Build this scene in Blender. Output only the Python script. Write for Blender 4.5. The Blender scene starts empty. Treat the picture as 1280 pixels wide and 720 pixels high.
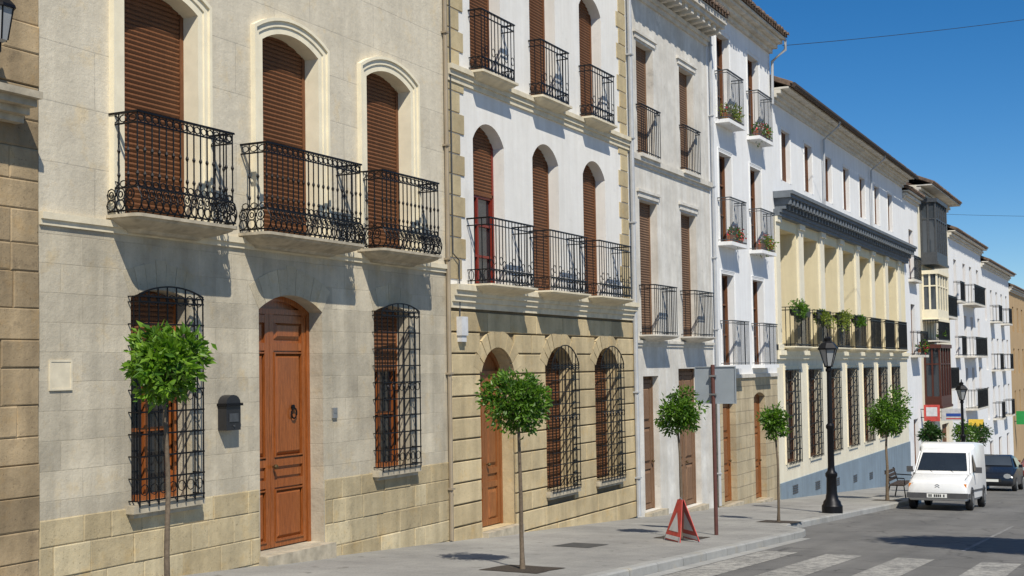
import bpy, math, random
from mathutils import Vector, Matrix
from mathutils.geometry import tessellate_polygon
R = math.radians; PI = math.pi
rnd = random.Random(7)
scene = bpy.context.scene; COL = scene.collection
SL = .064
def g(x): return -SL*min(max(x, -30), 118)

# ------------------------------------------------------------ camera
TH = math.atan(810/1600); PS = R(2.4); RO = .0157
fw = Vector((math.cos(TH)*math.cos(PS), math.sin(TH)*math.cos(PS), math.sin(PS)))
rt = Vector((math.sin(TH), -math.cos(TH), 0)); up = rt.cross(fw)
r2 = rt*math.cos(RO)-up*math.sin(RO); u2 = up*math.cos(RO)+rt*math.sin(RO)
cd = bpy.data.cameras.new('camera'); cam = bpy.data.objects.new('camera', cd); COL.objects.link(cam)
mw = Matrix((( r2.x, u2.x, -fw.x, 0), (r2.y, u2.y, -fw.y, -10), (r2.z, u2.z, -fw.z, 1.557), (0, 0, 0, 1)))
cam.matrix_world = mw
cd.sensor_width = 36; cd.lens = 45; cd.shift_y = 34/1280; cd.clip_end = 3000; cd.clip_start = .05
scene.camera = cam

# ------------------------------------------------------------ light
sd = Vector((1.25, 1.3, -2.2)).normalized()
sl = bpy.data.lights.new('sun', 'SUN'); sl.energy = 5.0; sl.angle = R(.5); sl.color = (1, .94, .83)
so = bpy.data.objects.new('sun', sl); COL.objects.link(so); so.rotation_euler = sd.to_track_quat('-Z', 'Y').to_euler()
W = bpy.data.worlds.new('World'); scene.world = W; W.use_nodes = True
nt = W.node_tree; bg = nt.nodes['Background']; sk = nt.nodes.new('ShaderNodeTexSky'); sk.sky_type = 'NISHITA'
sk.sun_disc = False; sk.sun_elevation = math.asin(-sd.z); sk.sun_rotation = math.atan2(-sd.x, -sd.y)
sk.air_density = .9; sk.dust_density = .05; sk.ozone_density = 5; sk.altitude = 900
hs_ = nt.nodes.new('ShaderNodeHueSaturation'); hs_.inputs['Saturation'].default_value = 1.3; hs_.inputs['Value'].default_value = 1.0
nt.links.new(sk.outputs[0], hs_.inputs['Color']); nt.links.new(hs_.outputs[0], bg.inputs[0]); bg.inputs[1].default_value = .102
scene.view_settings.view_transform = 'Standard'; scene.view_settings.look = 'None'; scene.view_settings.exposure = 0

# ------------------------------------------------------------ materials
class NT:
    def __init__(s, name):
        s.m = bpy.data.materials.new(name); s.m.use_nodes = True; s.t = s.m.node_tree
        s.b = s.t.nodes['Principled BSDF']; s.out = s.t.nodes['Material Output']
    def n(s, typ, **kw):
        o = s.t.nodes.new('ShaderNode'+typ)
        for k, v in kw.items(): setattr(o, k, v)
        return o
    def l(s, a, b): s.t.links.new(a, b)
    def coord(s):
        tc = s.n('TexCoord'); return tc.outputs['Object']
    def flat(s):
        sx = s.n('SeparateXYZ'); s.l(s.coord(), sx.inputs[0])
        ad = s.n('Math', operation='ADD'); s.l(sx.outputs[0], ad.inputs[0]); s.l(sx.outputs[1], ad.inputs[1])
        cx = s.n('CombineXYZ'); s.l(ad.outputs[0], cx.inputs[0]); s.l(sx.outputs[2], cx.inputs[1]); return cx.outputs[0]
    def noise(s, sc, det=4, rough=.6, vec=None, scale=None):
        o = s.n('TexNoise'); o.inputs['Scale'].default_value = sc; o.inputs['Detail'].default_value = det; o.inputs['Roughness'].default_value = rough
        v = vec or s.coord()
        if scale:
            mp = s.n('Mapping'); mp.inputs['Scale'].default_value = scale; s.l(v, mp.inputs[0]); v = mp.outputs[0]
        s.l(v, o.inputs['Vector']); return o.outputs['Fac']
    def ramp(s, fac, p0, p1, c0=(0, 0, 0), c1=(1, 1, 1)):
        o = s.n('ValToRGB'); s.l(fac, o.inputs[0]); e = o.color_ramp.elements
        e[0].position = p0; e[1].position = p1; e[0].color = (*c0, 1); e[1].color = (*c1, 1); return o.outputs[0]
    def mix(s, fac, a, b, mode='MIX'):
        o = s.n('Mix', data_type='RGBA', blend_type=mode)
        for i, v in ((0, fac), (6, a), (7, b)):
            if isinstance(v, (int, float)): o.inputs[i].default_value = v
            elif isinstance(v, tuple): o.inputs[i].default_value = (*v, 1)
            else: s.l(v, o.inputs[i])
        return o.outputs[2]
    def bump(s, h, st, dist=.01, prev=None):
        o = s.n('Bump'); o.inputs['Strength'].default_value = st; o.inputs['Distance'].default_value = dist; s.l(h, o.inputs['Height'])
        if prev: s.l(prev, o.inputs['Normal'])
        return o.outputs[0]
    def fin(s, col, rough=.85, nrm=None, metal=0, spec=None):
        if isinstance(col, tuple): s.b.inputs['Base Color'].default_value = (*col, 1)
        else: s.l(col, s.b.inputs['Base Color'])
        s.b.inputs['Roughness'].default_value = rough; s.b.inputs['Metallic'].default_value = metal
        if spec is not None: s.b.inputs['Specular IOR Level'].default_value = spec
        if nrm: s.l(nrm, s.b.inputs['Normal'])
        return s.m
def dk(c, f): return tuple(x*f for x in c)
def simple(name, c, rough=.6, var=.25, sc=6, metal=0, bump=.15, spec=None):
    t = NT(name); f = t.ramp(t.noise(sc), .3, .7)
    return t.fin(t.mix(f, dk(c, 1-var), dk(c, 1+var*.5)), rough, t.bump(t.noise(sc*9), bump, .004) if bump else None, metal, spec)
def stone(name, c1, c2, mortar, bw, bh, ms=.008, stain=.35, bump=.5, mfac=.8, off=.5, isl=False, pits=.72, blot=0):
    t = NT(name); v = t.flat()
    nz = t.n('TexNoise'); nz.inputs['Scale'].default_value = 2.2; t.l(v, nz.inputs['Vector'])
    add = t.n('VectorMath', operation='MULTIPLY_ADD'); t.l(nz.outputs['Color'], add.inputs[0]); add.inputs[1].default_value = (.02, .02, 0); t.l(v, add.inputs[2])
    if isl:
        gm = t.n('NewGeometry'); bc = t.mix(gm.outputs['Random Per Island'], c1, c2)
        k = t.n('Math', operation='FRACT'); k2 = t.n('Math', operation='MULTIPLY'); t.l(gm.outputs['Random Per Island'], k2.inputs[0]); k2.inputs[1].default_value = 17.3; t.l(k2.outputs[0], k.inputs[0])
        bc = t.mix(1.0, bc, t.ramp(k.outputs[0], 0, 1, (.84, .82, .78), (1.08, 1.07, 1.04)), 'MULTIPLY')
    else:
        b = t.n('TexBrick'); t.l(add.outputs[0], b.inputs['Vector']); b.offset = off
        b.inputs['Scale'].default_value = 1; b.inputs['Brick Width'].default_value = bw; b.inputs['Row Height'].default_value = bh
        b.inputs['Mortar Size'].default_value = ms; b.inputs['Mortar Smooth'].default_value = .3; b.inputs['Bias'].default_value = 0
        b.inputs['Color1'].default_value = (*c1, 1); b.inputs['Color2'].default_value = (*c2, 1); b.inputs['Mortar'].default_value = (*tuple(c1[i]*(1-mfac)+mortar[i]*mfac for i in range(3)), 1)
        bc = b.outputs['Color']
    n1 = t.ramp(t.noise(1.1, 6, .65), .35, .72); n2 = t.ramp(t.noise(11, 6, .75), .3, .75)
    col = t.mix(.32, bc, t.mix(n2, dk(c1, .58), dk(c2, 1.25)), 'MIX')
    col = t.mix(1.0, col, t.mix(n1, (1-stain, 1-stain*1.02, 1-stain*1.06), (1, 1, 1)), 'MULTIPLY')
    stk = t.ramp(t.noise(1.0, 5, .6, scale=(3.5, 3.5, .35)), .38, .62, (1-stain*.6,)*3, (1, 1, 1)); col = t.mix(1.0, col, stk, 'MULTIPLY')
    pit = t.ramp(t.noise(38, 3, .6), .62, .72, (1, 1, 1), (pits, pits*.97, pits*.92)); col = t.mix(1.0, col, pit, 'MULTIPLY')
    hon = t.ramp(t.noise(2.6, 5, .7), .55, .75, (1, 1, 1), (1.06, .95, .76)); col = t.mix(1.0, col, hon, 'MULTIPLY')
    if blot:
        bl = t.ramp(t.noise(3.4, 7, .75), .56, .68, (1, 1, 1), (1-blot, 1-blot, 1-blot*.95)); col = t.mix(1.0, col, bl, 'MULTIPLY')
    nb = None
    if not isl:
        inv = t.n('Math', operation='SUBTRACT'); inv.inputs[0].default_value = 1; t.l(b.outputs['Fac'], inv.inputs[1]); nb = t.bump(inv.outputs[0], bump, .012)
    nb = t.bump(t.noise(6, 4, .6), .3, .03, nb); nb = t.bump(t.noise(26, 6, .7), .45, .012, nb)
    return t.fin(col, .92, nb)
def plaster(name, c, stain=.25, sc=.8, dirt=(.5, .45, .38)):
    t = NT(name)
    a = t.ramp(t.noise(sc, 7, .7), .38, .7); s_ = t.ramp(t.noise(1, 6, .65, scale=(4, 4, .3)), .35, .6)
    col = t.mix(a, dk(c, 1-stain*.6), c); k = t.n('Math', operation='MULTIPLY')
    inv = t.n('Math', operation='SUBTRACT'); inv.inputs[0].default_value = 1; t.l(s_, inv.inputs[1]); t.l(inv.outputs[0], k.inputs[0]); k.inputs[1].default_value = stain
    col = t.mix(k.outputs[0], col, tuple(c[i]*dirt[i] for i in range(3)))
    pt = t.ramp(t.noise(2.3, 6, .7), .60, .66, (1, 1, 1), (1-stain*.35,)*3); col = t.mix(1.0, col, pt, 'MULTIPLY')
    nb = t.bump(t.noise(3, 5, .6), .25, .03); nb = t.bump(t.noise(60, 4, .7), .25, .004, nb)
    return t.fin(col, .9, nb)
def wood(name, c, rough=.45, spec=.4, grain=.6):
    t = NT(name); f = t.ramp(t.noise(5, 6, .7, scale=(9, 9, .5)), .3, .7); f2 = t.noise(.9)
    g2 = t.ramp(t.noise(30, 4, .7, scale=(6, 6, .3)), .4, .6)
    col = t.mix(f, dk(c, 1-grain*.75), dk(c, 1.25)); col = t.mix(t.ramp(f2, .35, .65), dk(c, .75), col); col = t.mix(1.0, col, t.mix(g2, (.72, .68, .66), (1.05, 1.05, 1.05)), 'MULTIPLY')
    return t.fin(col, rough, t.bump(f, .15, .003), 0, spec)
def glass(name, c=(.02, .025, .03), rough=.06):
    t = NT(name); f = t.noise(.8); nb = t.bump(t.noise(1.4, 2), .08, .02)
    return t.fin(t.mix(f, dk(c, .6), dk(c, 1.5)), rough, nb, 0, .8)
def leafm(name, c, c2):
    t = NT(name); gm = t.n('NewGeometry'); f = gm.outputs['Random Per Island']
    big = t.ramp(t.noise(7, 2), .38, .62)
    col = t.mix(f, c, c2); col = t.mix(1.0, col, t.mix(big, (.55, .6, .55), (1.2, 1.12, 1)), 'MULTIPLY')
    t.l(col, t.b.inputs['Base Color']); t.b.inputs['Roughness'].default_value = .42
    tr = t.n('BsdfTranslucent'); t.l(t.mix(1.0, col, (1.5, 1.7, .7), 'MULTIPLY'), tr.inputs[0])
    mx = t.n('MixShader'); mx.inputs[0].default_value = .33; t.l(t.b.outputs[0], mx.inputs[1]); t.l(tr.outputs[0], mx.inputs[2]); t.l(mx.outputs[0], t.out.inputs[0])
    return t.m
def rooftile(name):
    t = NT(name); w = t.n('TexWave', wave_type='BANDS', bands_direction='X'); w.inputs['Scale'].default_value = 1.4; t.l(t.coord(), w.inputs[0])
    w2 = t.n('TexWave', wave_type='BANDS', bands_direction='Y', wave_profile='SAW'); w2.inputs['Scale'].default_value = .8; t.l(t.coord(), w2.inputs[0])
    col = t.mix(t.ramp(t.noise(7, 4), .3, .7), (.09, .06, .045), (.21, .145, .10)); nb = t.bump(w.outputs['Fac'], 1, .06); nb = t.bump(w2.outputs['Fac'], .6, .03, nb)
    return t.fin(col, .9, nb)

M = {}
M['h0'] = stone('rough_sandstone', (.66, .50, .30), (.40, .30, .18), (.2, .16, .1), .62, .30, .012, .42, .8, isl=True, pits=.55, blot=.3)
M['h1low'] = stone('grey_beige_ashlar', (.78, .69, .52), (.55, .49, .375), (.48, .42, .31), .60, .30, .006, .32, .35, .7, blot=.12)
M['h1blk'] = stone('beige_arch_stone', (.72, .635, .47), (.60, .53, .39), (.4, .36, .28), .60, .30, .006, .25, .4, isl=True)
M['h1up'] = stone('smooth_limestone_panels', (.80, .72, .56), (.73, .655, .51), (.50, .45, .36), 1.55, .62, .007, .2, .3, .8, pits=.85, blot=.06)
M['h1plinth'] = stone('yellow_rough_plinth_stone', (.86, .74, .49), (.50, .395, .225), (.5, .45, .34), .52, .30, .014, .34, .9, isl=True, pits=.55, blot=.25)
M['trim1'] = simple('carved_limestone', (.70, .62, .455), .85, .18, 5, 0, .3)
M['cream'] = simple('cream_moulding', (.82, .74, .55), .8, .1, 4, 0, .2)
M['slab'] = simple('balcony_stone', (.46, .40, .295), .85, .35, 6, 0, .4)
M['joint'] = stone('sandy_joint_wall', (.26, .205, .125), (.22, .175, .105), (.17, .13, .08), .95, .36, .014, .3, .5)
M['h2blk'] = stone('sandy_banded_ashlar', (.78, .64, .395), (.62, .495, .29), (.17, .13, .08), .95, .36, .014, .3, .9, isl=True, blot=.15)
M['quoin'] = stone('ochre_quoin_stone', (.68, .57, .35), (.56, .45, .27), (.2, .16, .1), .9, .36, .012, .25, .6, isl=True)
M['white'] = plaster('white_plaster', (.84, .82, .77), .18)
M['white2'] = plaster('bright_white_render', (.84, .84, .83), .14)
M['oldwhite'] = plaster('weathered_white_plaster', (.82, .79, .72), .55, 1.4, (.62, .58, .52))
M['yellow'] = plaster('pale_yellow_render', (.83, .73, .49), .15)
M['cream5'] = plaster('cream_render', (.82, .76, .60), .2)
M['blue'] = plaster('blue_grey_plinth_paint', (.22, .29, .355), .3)
M['tan'] = plaster('tan_render', (.52, .36, .19), .3)
M['h4low'] = stone('tan_stone_courses', (.68, .57, .37), (.54, .44, .28), (.25, .2, .14), .6, .33, .012, .3, .6)
M['brown'] = wood('brown_shutter_slats', (.20, .085, .037), .6, .25)
M['brown2'] = wood('faded_brown_shutter', (.25, .155, .10), .75, .2)
M['door'] = wood('varnished_red_wood', (.38, .115, .028), .24, .55, .8)
M['dooro'] = wood('orange_brown_wood', (.33, .125, .04), .4)
M['red'] = wood('dark_red_frame_paint', (.26, .032, .018), .4)
M['olddoor'] = wood('old_brown_door', (.27, .165, .10), .8, .2)
M['redwood'] = wood('red_brown_bay_wood', (.10, .028, .016), .5)
M['iron'] = simple('black_wrought_iron', (.012, .012, .014), .45, .3, 10, .6, .1)
M['grey_iron'] = simple('grey_painted_iron', (.075, .08, .085), .5, .3, 10, .2, .1)
M['glass'] = glass('window_glass')
M['glassb'] = glass('sky_reflecting_glass', (.05, .06, .07), .04)
M['cornice'] = simple('pale_cornice_stone', (.64, .60, .52), .85, .25, 3, 0, .3)
M['greycor'] = simple('blue_grey_cornice', (.15, .17, .19), .8, .25, 4, 0, .3)
M['darkwood'] = wood('dark_eave_wood', (.08, .06, .048), .8)
M['roof'] = rooftile('terracotta_roof_tiles')
M['pipe'] = simple('grey_drainpipe', (.46, .47, .48), .5, .15, 3, .1, .05)
M['pipeb'] = simple('brown_drainpipe', (.32, .26, .18), .6, .15, 3, 0, .05)
M['leaf'] = leafm('orange_tree_leaves', (.045, .125, .010), (.14, .265, .026))
M['leafb'] = leafm('bright_orange_tree_leaves', (.06, .16, .012), (.20, .35, .035))
M['leafy'] = leafm('yellow_green_leaves', (.10, .17, .025), (.28, .32, .05))
M['leafd'] = leafm('dark_leaves', (.02, .07, .012), (.06, .13, .03))
M['flower'] = leafm('red_flower_petals', (.6, .02, .03), (.7, .1, .15))
M['bark'] = simple('thin_grey_bark', (.16, .12, .08), .9, .35, 30, 0, .8)
M['pot'] = simple('terracotta_pot', (.30, .12, .06), .8, .2, 8)
M['plastic'] = simple('black_metal_box', (.02, .02, .022), .4, .2, 5, 0, .05)
M['steel'] = simple('brushed_steel', (.4, .4, .4), .35, .15, 10, .7, .05)
M['brass'] = simple('dark_brass', (.16, .11, .05), .35, .2, 10, .8, .05)
M['signback'] = simple('grey_sign_metal', (.31, .345, .37), .5, .10, 3, .1, .05)
M['rustpole'] = simple('brown_painted_pole', (.12, .045, .035), .6, .25, 8, .1, .1)
M['signred'] = simple('red_sign_paint', (.55, .07, .055), .5, .3, 9, 0, .05)
M['signwhite'] = simple('dusty_white_sign_paint', (.62, .62, .62), .5, .2, 6, 0, .05)
M['signyellow'] = simple('yellow_sign_paint', (.75, .5, .05), .5, .1, 6, 0, .05)
M['signgreen'] = simple('green_sign_paint', (.02, .28, .06), .5, .1, 6, 0, .05)
M['signblue'] = simple('blue_sign_paint', (.03, .08, .35), .5, .1, 6, 0, .05)
M['lampglass'] = simple('frosted_lamp_glass', (.32, .33, .33), .25, .1, 3, 0, 0)
M['carwhite'] = simple('white_car_paint', (.78, .78, .76), .25, .08, 2.5, 0, 0, .6)
M['cardark'] = simple('dark_car_paint', (.022, .026, .034), .2, .15, 1.5, .3, 0, .7)
M['bumper'] = simple('grey_bumper_plastic', (.07, .07, .072), .6, .2, 6, 0, .1)
M['rubber'] = simple('tyre_rubber', (.02, .02, .02), .85, .2, 9, 0, .2)
M['headlamp'] = simple('headlamp_glass', (.55, .57, .58), .12, .15, 12, .5, .1)
M['amber'] = simple('amber_indicator', (.7, .22, .02), .25, .1, 9, 0, 0)
M['plate'] = simple('white_plate', (.75, .75, .7), .4, .03, 5, 0, 0)
M['ink'] = simple('black_lettering', (.02, .02, .02), .5, .05, 5, 0, 0)
M['soil'] = simple('dark_soil', (.055, .042, .03), .95, .5, 20, 0, 1)
def pavem():
    t = NT('concrete_paving'); v = t.coord(); b = t.n('TexBrick'); t.l(v, b.inputs['Vector']); b.offset = 0
    b.inputs['Scale'].default_value = 1; b.inputs['Brick Width'].default_value = .6; b.inputs['Row Height'].default_value = .6; b.inputs['Mortar Size'].default_value = .005; b.inputs['Mortar Smooth'].default_value = .4
    b.inputs['Color1'].default_value = (.35, .34, .315, 1); b.inputs['Color2'].default_value = (.31, .30, .28, 1); b.inputs['Mortar'].default_value = (.25, .245, .235, 1)
    a = t.ramp(t.noise(.55, 7, .7), .35, .7, (.68, .68, .68), (1.06, 1.06, 1.04)); c = t.mix(1.0, b.outputs['Color'], a, 'MULTIPLY')
    c = t.mix(1.0, c, t.ramp(t.noise(35, 5, .8), .3, .6, (.75, .75, .75), (1.05, 1.05, 1.05)), 'MULTIPLY')
    sp = t.ramp(t.noise(4.5, 2, .5), .66, .74, (1, 1, 1), (.6, .59, .57)); c = t.mix(1.0, c, sp, 'MULTIPLY')
    return t.fin(c, .9, t.bump(t.noise(90, 4), .3, .004, t.bump(b.outputs['Fac'], -.3, .004)))
def asph():
    t = NT('worn_asphalt'); c = t.mix(t.ramp(t.noise(160, 3, .8), .3, .7), (.11, .107, .10), (.235, .228, .214))
    c = t.mix(1.0, c, t.ramp(t.noise(.5, 7, .7), .35, .68, (.7, .7, .7), (1.08, 1.07, 1.05)), 'MULTIPLY')
    c = t.mix(1.0, c, t.ramp(t.noise(.5, 5, .6, scale=(.25, 4, 1)), .35, .6, (.82, .82, .82), (1, 1, 1)), 'MULTIPLY')
    vo = t.n('TexVoronoi', feature='DISTANCE_TO_EDGE'); vo.inputs['Scale'].default_value = .45
    wv = t.n('VectorMath', operation='MULTIPLY_ADD'); nz = t.n('TexNoise'); nz.inputs['Scale'].default_value = 1.5; nz.inputs['Detail'].default_value = 6; t.l(t.coord(), nz.inputs['Vector']); t.l(nz.outputs['Color'], wv.inputs[0]); wv.inputs[1].default_value = (1.2, 1.2, 0); t.l(t.coord(), wv.inputs[2]); t.l(wv.outputs[0], vo.inputs['Vector'])
    c = t.mix(1.0, c, t.ramp(vo.outputs['Distance'], .004, .014, (.55, .55, .55), (1, 1, 1)), 'MULTIPLY')
    return t.fin(c, .9, t.bump(t.noise(140, 3), .6, .008))
def paintm(nm, lo, c):
    t = NT(nm); c = t.mix(t.ramp(t.noise(7, 10, .9), lo, lo+.14), (.185, .18, .168), c); c = t.mix(1.0, c, t.ramp(t.noise(1.2, 5, .6), .35, .65, (.72, .72, .72), (1, 1, 1)), 'MULTIPLY'); return t.fin(c, .8, t.bump(t.noise(140, 3), .4, .006))
M['pave'] = pavem(); M['asph'] = asph(); M['paint'] = paintm('worn_crossing_paint', .43, (.47, .45, .40)); M['paintw'] = paintm('faded_line_paint', .47, (.38, .37, .35))
M['kerb'] = stone('granite_kerb', (.44, .435, .41), (.38, .375, .35), (.1, .1, .09), 1.0, 5, .01, .2, .5)
M['earth'] = simple('dry_earth', (.25, .2, .13), .95, .3, .2)

# ------------------------------------------------------------ mesh builder
ORG = {}
class MB:
    def __init__(s): s.v = []; s.f = []; s.mi = []; s.m = 0
    def add(s, vs, fs):
        n = len(s.v); s.v += [tuple(v) for v in vs]; s.f += [tuple(i+n for i in f) for f in fs]; s.mi += [s.m]*len(fs); return s
    def box(s, x0, x1, y0, y1, z0, z1):
        vs = [(x, y, z) for z in (z0, z1) for y in (y0, y1) for x in (x0, x1)]
        return s.add(vs, [(0, 2, 3, 1), (4, 5, 7, 6), (0, 1, 5, 4), (2, 6, 7, 3), (0, 4, 6, 2), (1, 3, 7, 5)])
    def path(s, pts, r, n=6, closed=False, cap=True):
        pts = [Vector(p) for p in pts]; k = len(pts); rings = []
        for i, p in enumerate(pts):
            a = pts[i-1] if (i > 0 or closed) else p; b = pts[(i+1) % k] if (i < k-1 or closed) else p
            d = (b-a).normalized(); ref = Vector((0, 0, 1)) if abs(d.z) < .9 else Vector((1, 0, 0))
            e1 = d.cross(ref).normalized(); e2 = d.cross(e1); rr = r[i] if isinstance(r, (list, tuple)) else r
            rings.append([p+e1*rr*math.cos(2*PI*(j+.5)/n)+e2*rr*math.sin(2*PI*(j+.5)/n) for j in range(n)])
        vs = [q for rg in rings for q in rg]; fs = []
        for i in range(k if closed else k-1):
            for j in range(n):
                a = i*n+j; b = i*n+(j+1) % n; c = ((i+1) % k)*n+(j+1) % n; d = ((i+1) % k)*n+j; fs.append((a, d, c, b))
        if cap and not closed: fs += [tuple(range(n)), tuple(reversed(range((k-1)*n, k*n)))]
        return s.add(vs, fs)
    def bar(s, a, b, r, n=4): return s.path([a, b], r, n)
    def lathe(s, cx, cy, cz, prof, n=12, axis='z'):
        vs = []; fs = []
        for (r, z) in prof:
            for j in range(n):
                a = 2*PI*j/n; c, d = r*math.cos(a), r*math.sin(a)
                vs.append((cx+c, cy+d, cz+z) if axis == 'z' else (cx+c, cy+z, cz+d))
        for i in range(len(prof)-1):
            for j in range(n):
                q = (i*n+j, i*n+(j+1) % n, (i+1)*n+(j+1) % n, (i+1)*n+j); fs.append(q if axis == 'z' else q[::-1])
        fs.append(tuple(reversed(range(n)))); fs.append(tuple(range((len(prof)-1)*n, len(prof)*n)))
        return s.add(vs, fs)
    def prism(s, poly, y0, y1):
        n = len(poly); vs = [(x, y0, z) for x, z in poly]+[(x, y1, z) for x, z in poly]
        fs = [tuple(range(n)), tuple(reversed(range(n, 2*n)))]+[(i, i+n, (i+1) % n+n, (i+1) % n) for i in range(n)]
        return s.add(vs, fs)
    def build(s, name, mats, parent=None, smooth=None, label=None):
        me = bpy.data.meshes.new(name); o = ORG.get(parent.name, Vector()) if parent else Vector()
        me.from_pydata([(v[0]-o[0], v[1]-o[1], v[2]-o[2]) for v in s.v], [], s.f)
        if not isinstance(mats, (list, tuple)): mats = [mats]
        for m in mats: me.materials.append(m)
        for p, i in zip(me.polygons, s.mi): p.material_index = i
        if smooth:
            for p in me.polygons: p.use_smooth = True
            me.set_sharp_from_angle(angle=R(smooth))
        ob = bpy.data.objects.new(name, me); COL.objects.link(ob)
        if parent: ob.parent = parent; ORG[ob.name] = o
        if label: ob['label'] = label
        return ob
def thing(name, label, cat, loc=(0, 0, 0), group=None, local=False):
    o = bpy.data.objects.new(name, None); COL.objects.link(o); o.location = loc; o.empty_display_size = .2
    o['label'] = label; o['category'] = cat
    if group: o['group'] = group
    ORG[o.name] = Vector((0, 0, 0)) if local else Vector(loc)
    return o
def tag(o, label, cat, group=None):
    o['label'] = label; o['category'] = cat
    if group: o['group'] = group
    return o
def struct(o): o['kind'] = 'structure'; return o

# ------------------------------------------------------------ facade tools ; opening = (cx, w, z0, z1, rise)
def outline(op, b=0, n=12):
    cx, w, z0, z1, rise = op; k = (w+2*b)/w; w = w+2*b; z1 = z1+b; rise = rise*k
    xl, xr, zs = cx-w/2, cx+w/2, z1-rise
    if rise <= 0: return [(xl, z0), (xl, z1), (xr, z1), (xr, z0)]
    rr = (rise*rise+w*w/4)/(2*rise); a0 = math.asin(min(1, w/2/rr)); pts = [(xl, z0)]
    for i in range(n+1):
        a = -a0+2*a0*i/n; pts.append((cx+rr*math.sin(a), z1-rr+rr*math.cos(a)))
    return pts+[(xr, z0)]
def archz(op, x):
    cx, w, z0, z1, rise = op
    if rise <= 0: return z1
    rr = (rise*rise+w*w/4)/(2*rise); return z1-rr+math.sqrt(max(0, rr*rr-(x-cx)**2))
def facade(root, name, x0, x1, z0, z1, ops, mat, rev=.25, depth=9, revmat=None, y=0):
    mb = MB(); e = .003; x0 += e; x1 -= e
    loops = [[Vector((x0, z0, 0)), Vector((x1, z0, 0)), Vector((x1, z1, 0)), Vector((x0, z1, 0))]]
    for op in ops: loops.append([Vector((a, b, 0)) for a, b in outline(op)])
    fl = [v for l in loops for v in l]; tris = tessellate_polygon(loops); fs = []
    for t in tris:
        a, b, c = (fl[i] for i in t); fs.append(tuple(t) if (b-a).cross(c-a).z > 0 else tuple(reversed(t)))
    mb.add([(v.x, y, v.y) for v in fl], fs)
    mb.add([(x0, y, z0), (x0, y, z1), (x0, depth, z1), (x0, depth, z0), (x1, y, z0), (x1, y, z1), (x1, depth, z1), (x1, depth, z0)],
           [(0, 1, 2, 3), (4, 7, 6, 5), (3, 2, 6, 7), (1, 5, 6, 2)])
    mb.m = 1 if revmat else 0
    for op in ops:
        o = outline(op); n = len(o)
        for i in range(n):
            (a, b), (c, d) = o[i], o[(i+1) % n]
            mb.add([(a, y, b), (c, y, d), (c, y+rev, d), (a, y+rev, b)], [(0, 1, 2, 3)])
    return mb.build(name, [mat, revmat] if revmat else mat, root)
def courses(root, name, x0, x1, zb, zt, ops, bh, wmin, wmax, proud, mat, seed, gap=.006, clear=.0, var=.012, q=.014, bvar=0):
    r_ = random.Random(seed); mb = MB(); n = max(1, round((zt-zb)/bh)); bh = (zt-zb)/n
    zs = [zb+i*bh+(r_.uniform(-bvar, bvar) if 0 < i < n else 0) for i in range(n+1)]
    for i in range(n):
        a, b = zs[i], zs[i+1]; segs = [(x0+.005, x1-.005)]
        for op in ops:
            l, r, lo_, hi = op[0]-op[1]/2-clear, op[0]+op[1]/2+clear, op[2], op[3]+clear
            if b > lo_+.02 and a < hi-.02:
                ns = []
                for s0, s1 in segs:
                    if r <= s0 or l >= s1: ns.append((s0, s1)); continue
                    if l-s0 > .05: ns.append((s0, l))
                    if s1-r > .05: ns.append((r, s1))
                segs = ns
        for s0, s1 in segs:
            x = s0; first = True
            while x < s1-.01:
                w = r_.uniform(wmin, wmax)*(.55 if first and i % 2 else 1); first = False
                e = x+w
                if s1-e < wmin*.6: e = s1
                p = proud+r_.uniform(-var, var); jv = min(.012, q*.6); j = lambda: r_.uniform(-jv, jv); t2 = q
                g_ = gap/2; gx = g_*.5
                vs = [(x+gx, .012, a+g_), (e-gx, .012, a+g_), (e-gx, .012, b-g_), (x+gx, .012, b-g_),
                      (x+gx, -p+t2*.6, a+g_), (e-gx, -p+t2*.6, a+g_+abs(j())*.3), (e-gx, -p+t2*.6, b-g_), (x+gx, -p+t2*.6, b-g_-abs(j())*.3),
                      (x+gx+t2+j()*.5, -p+j()*.4, a+g_+t2+j()*.5), (e-gx-t2+j()*.5, -p+j()*.4, a+g_+t2+j()*.5), (e-gx-t2+j()*.5, -p+j()*.4, b-g_-t2+j()*.5), (x+gx+t2+j()*.5, -p+j()*.4, b-g_-t2+j()*.5)]
                fs = []
                for k in (0, 4):
                    for m in range(4): fs.append((k+m, k+(m+1) % 4, k+4+(m+1) % 4, k+4+m))
                mb.add(vs, fs+[(8, 9, 10, 11)])
                x = e
    return mb.build(name, M[mat], root)
def ring(mb, op, b0, b1, yf, yb):
    a = outline(op, b0); b = outline(op, b1); n = len(a)
    for i in range(n-1):
        j = i+1; p, q, r_, t_ = a[i], a[j], b[j], b[i]
        mb.add([(p[0], yf, p[1]), (q[0], yf, q[1]), (r_[0], yf, r_[1]), (t_[0], yf, t_[1])], [(0, 1, 2, 3)])
        mb.add([(r_[0], yf, r_[1]), (r_[0], yb, r_[1]), (t_[0], yb, t_[1]), (t_[0], yf, t_[1])], [(0, 1, 2, 3)])
        mb.add([(p[0], yf, p[1]), (p[0], yb, p[1]), (q[0], yb, q[1]), (q[0], yf, q[1])], [(0, 1, 2, 3)])
    for k in (0, n-1):
        mb.add([(a[k][0], yf, a[k][1]), (b[k][0], yf, b[k][1]), (b[k][0], yb, b[k][1]), (a[k][0], yb, a[k][1])], [(0, 1, 2, 3)])
    return mb
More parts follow.
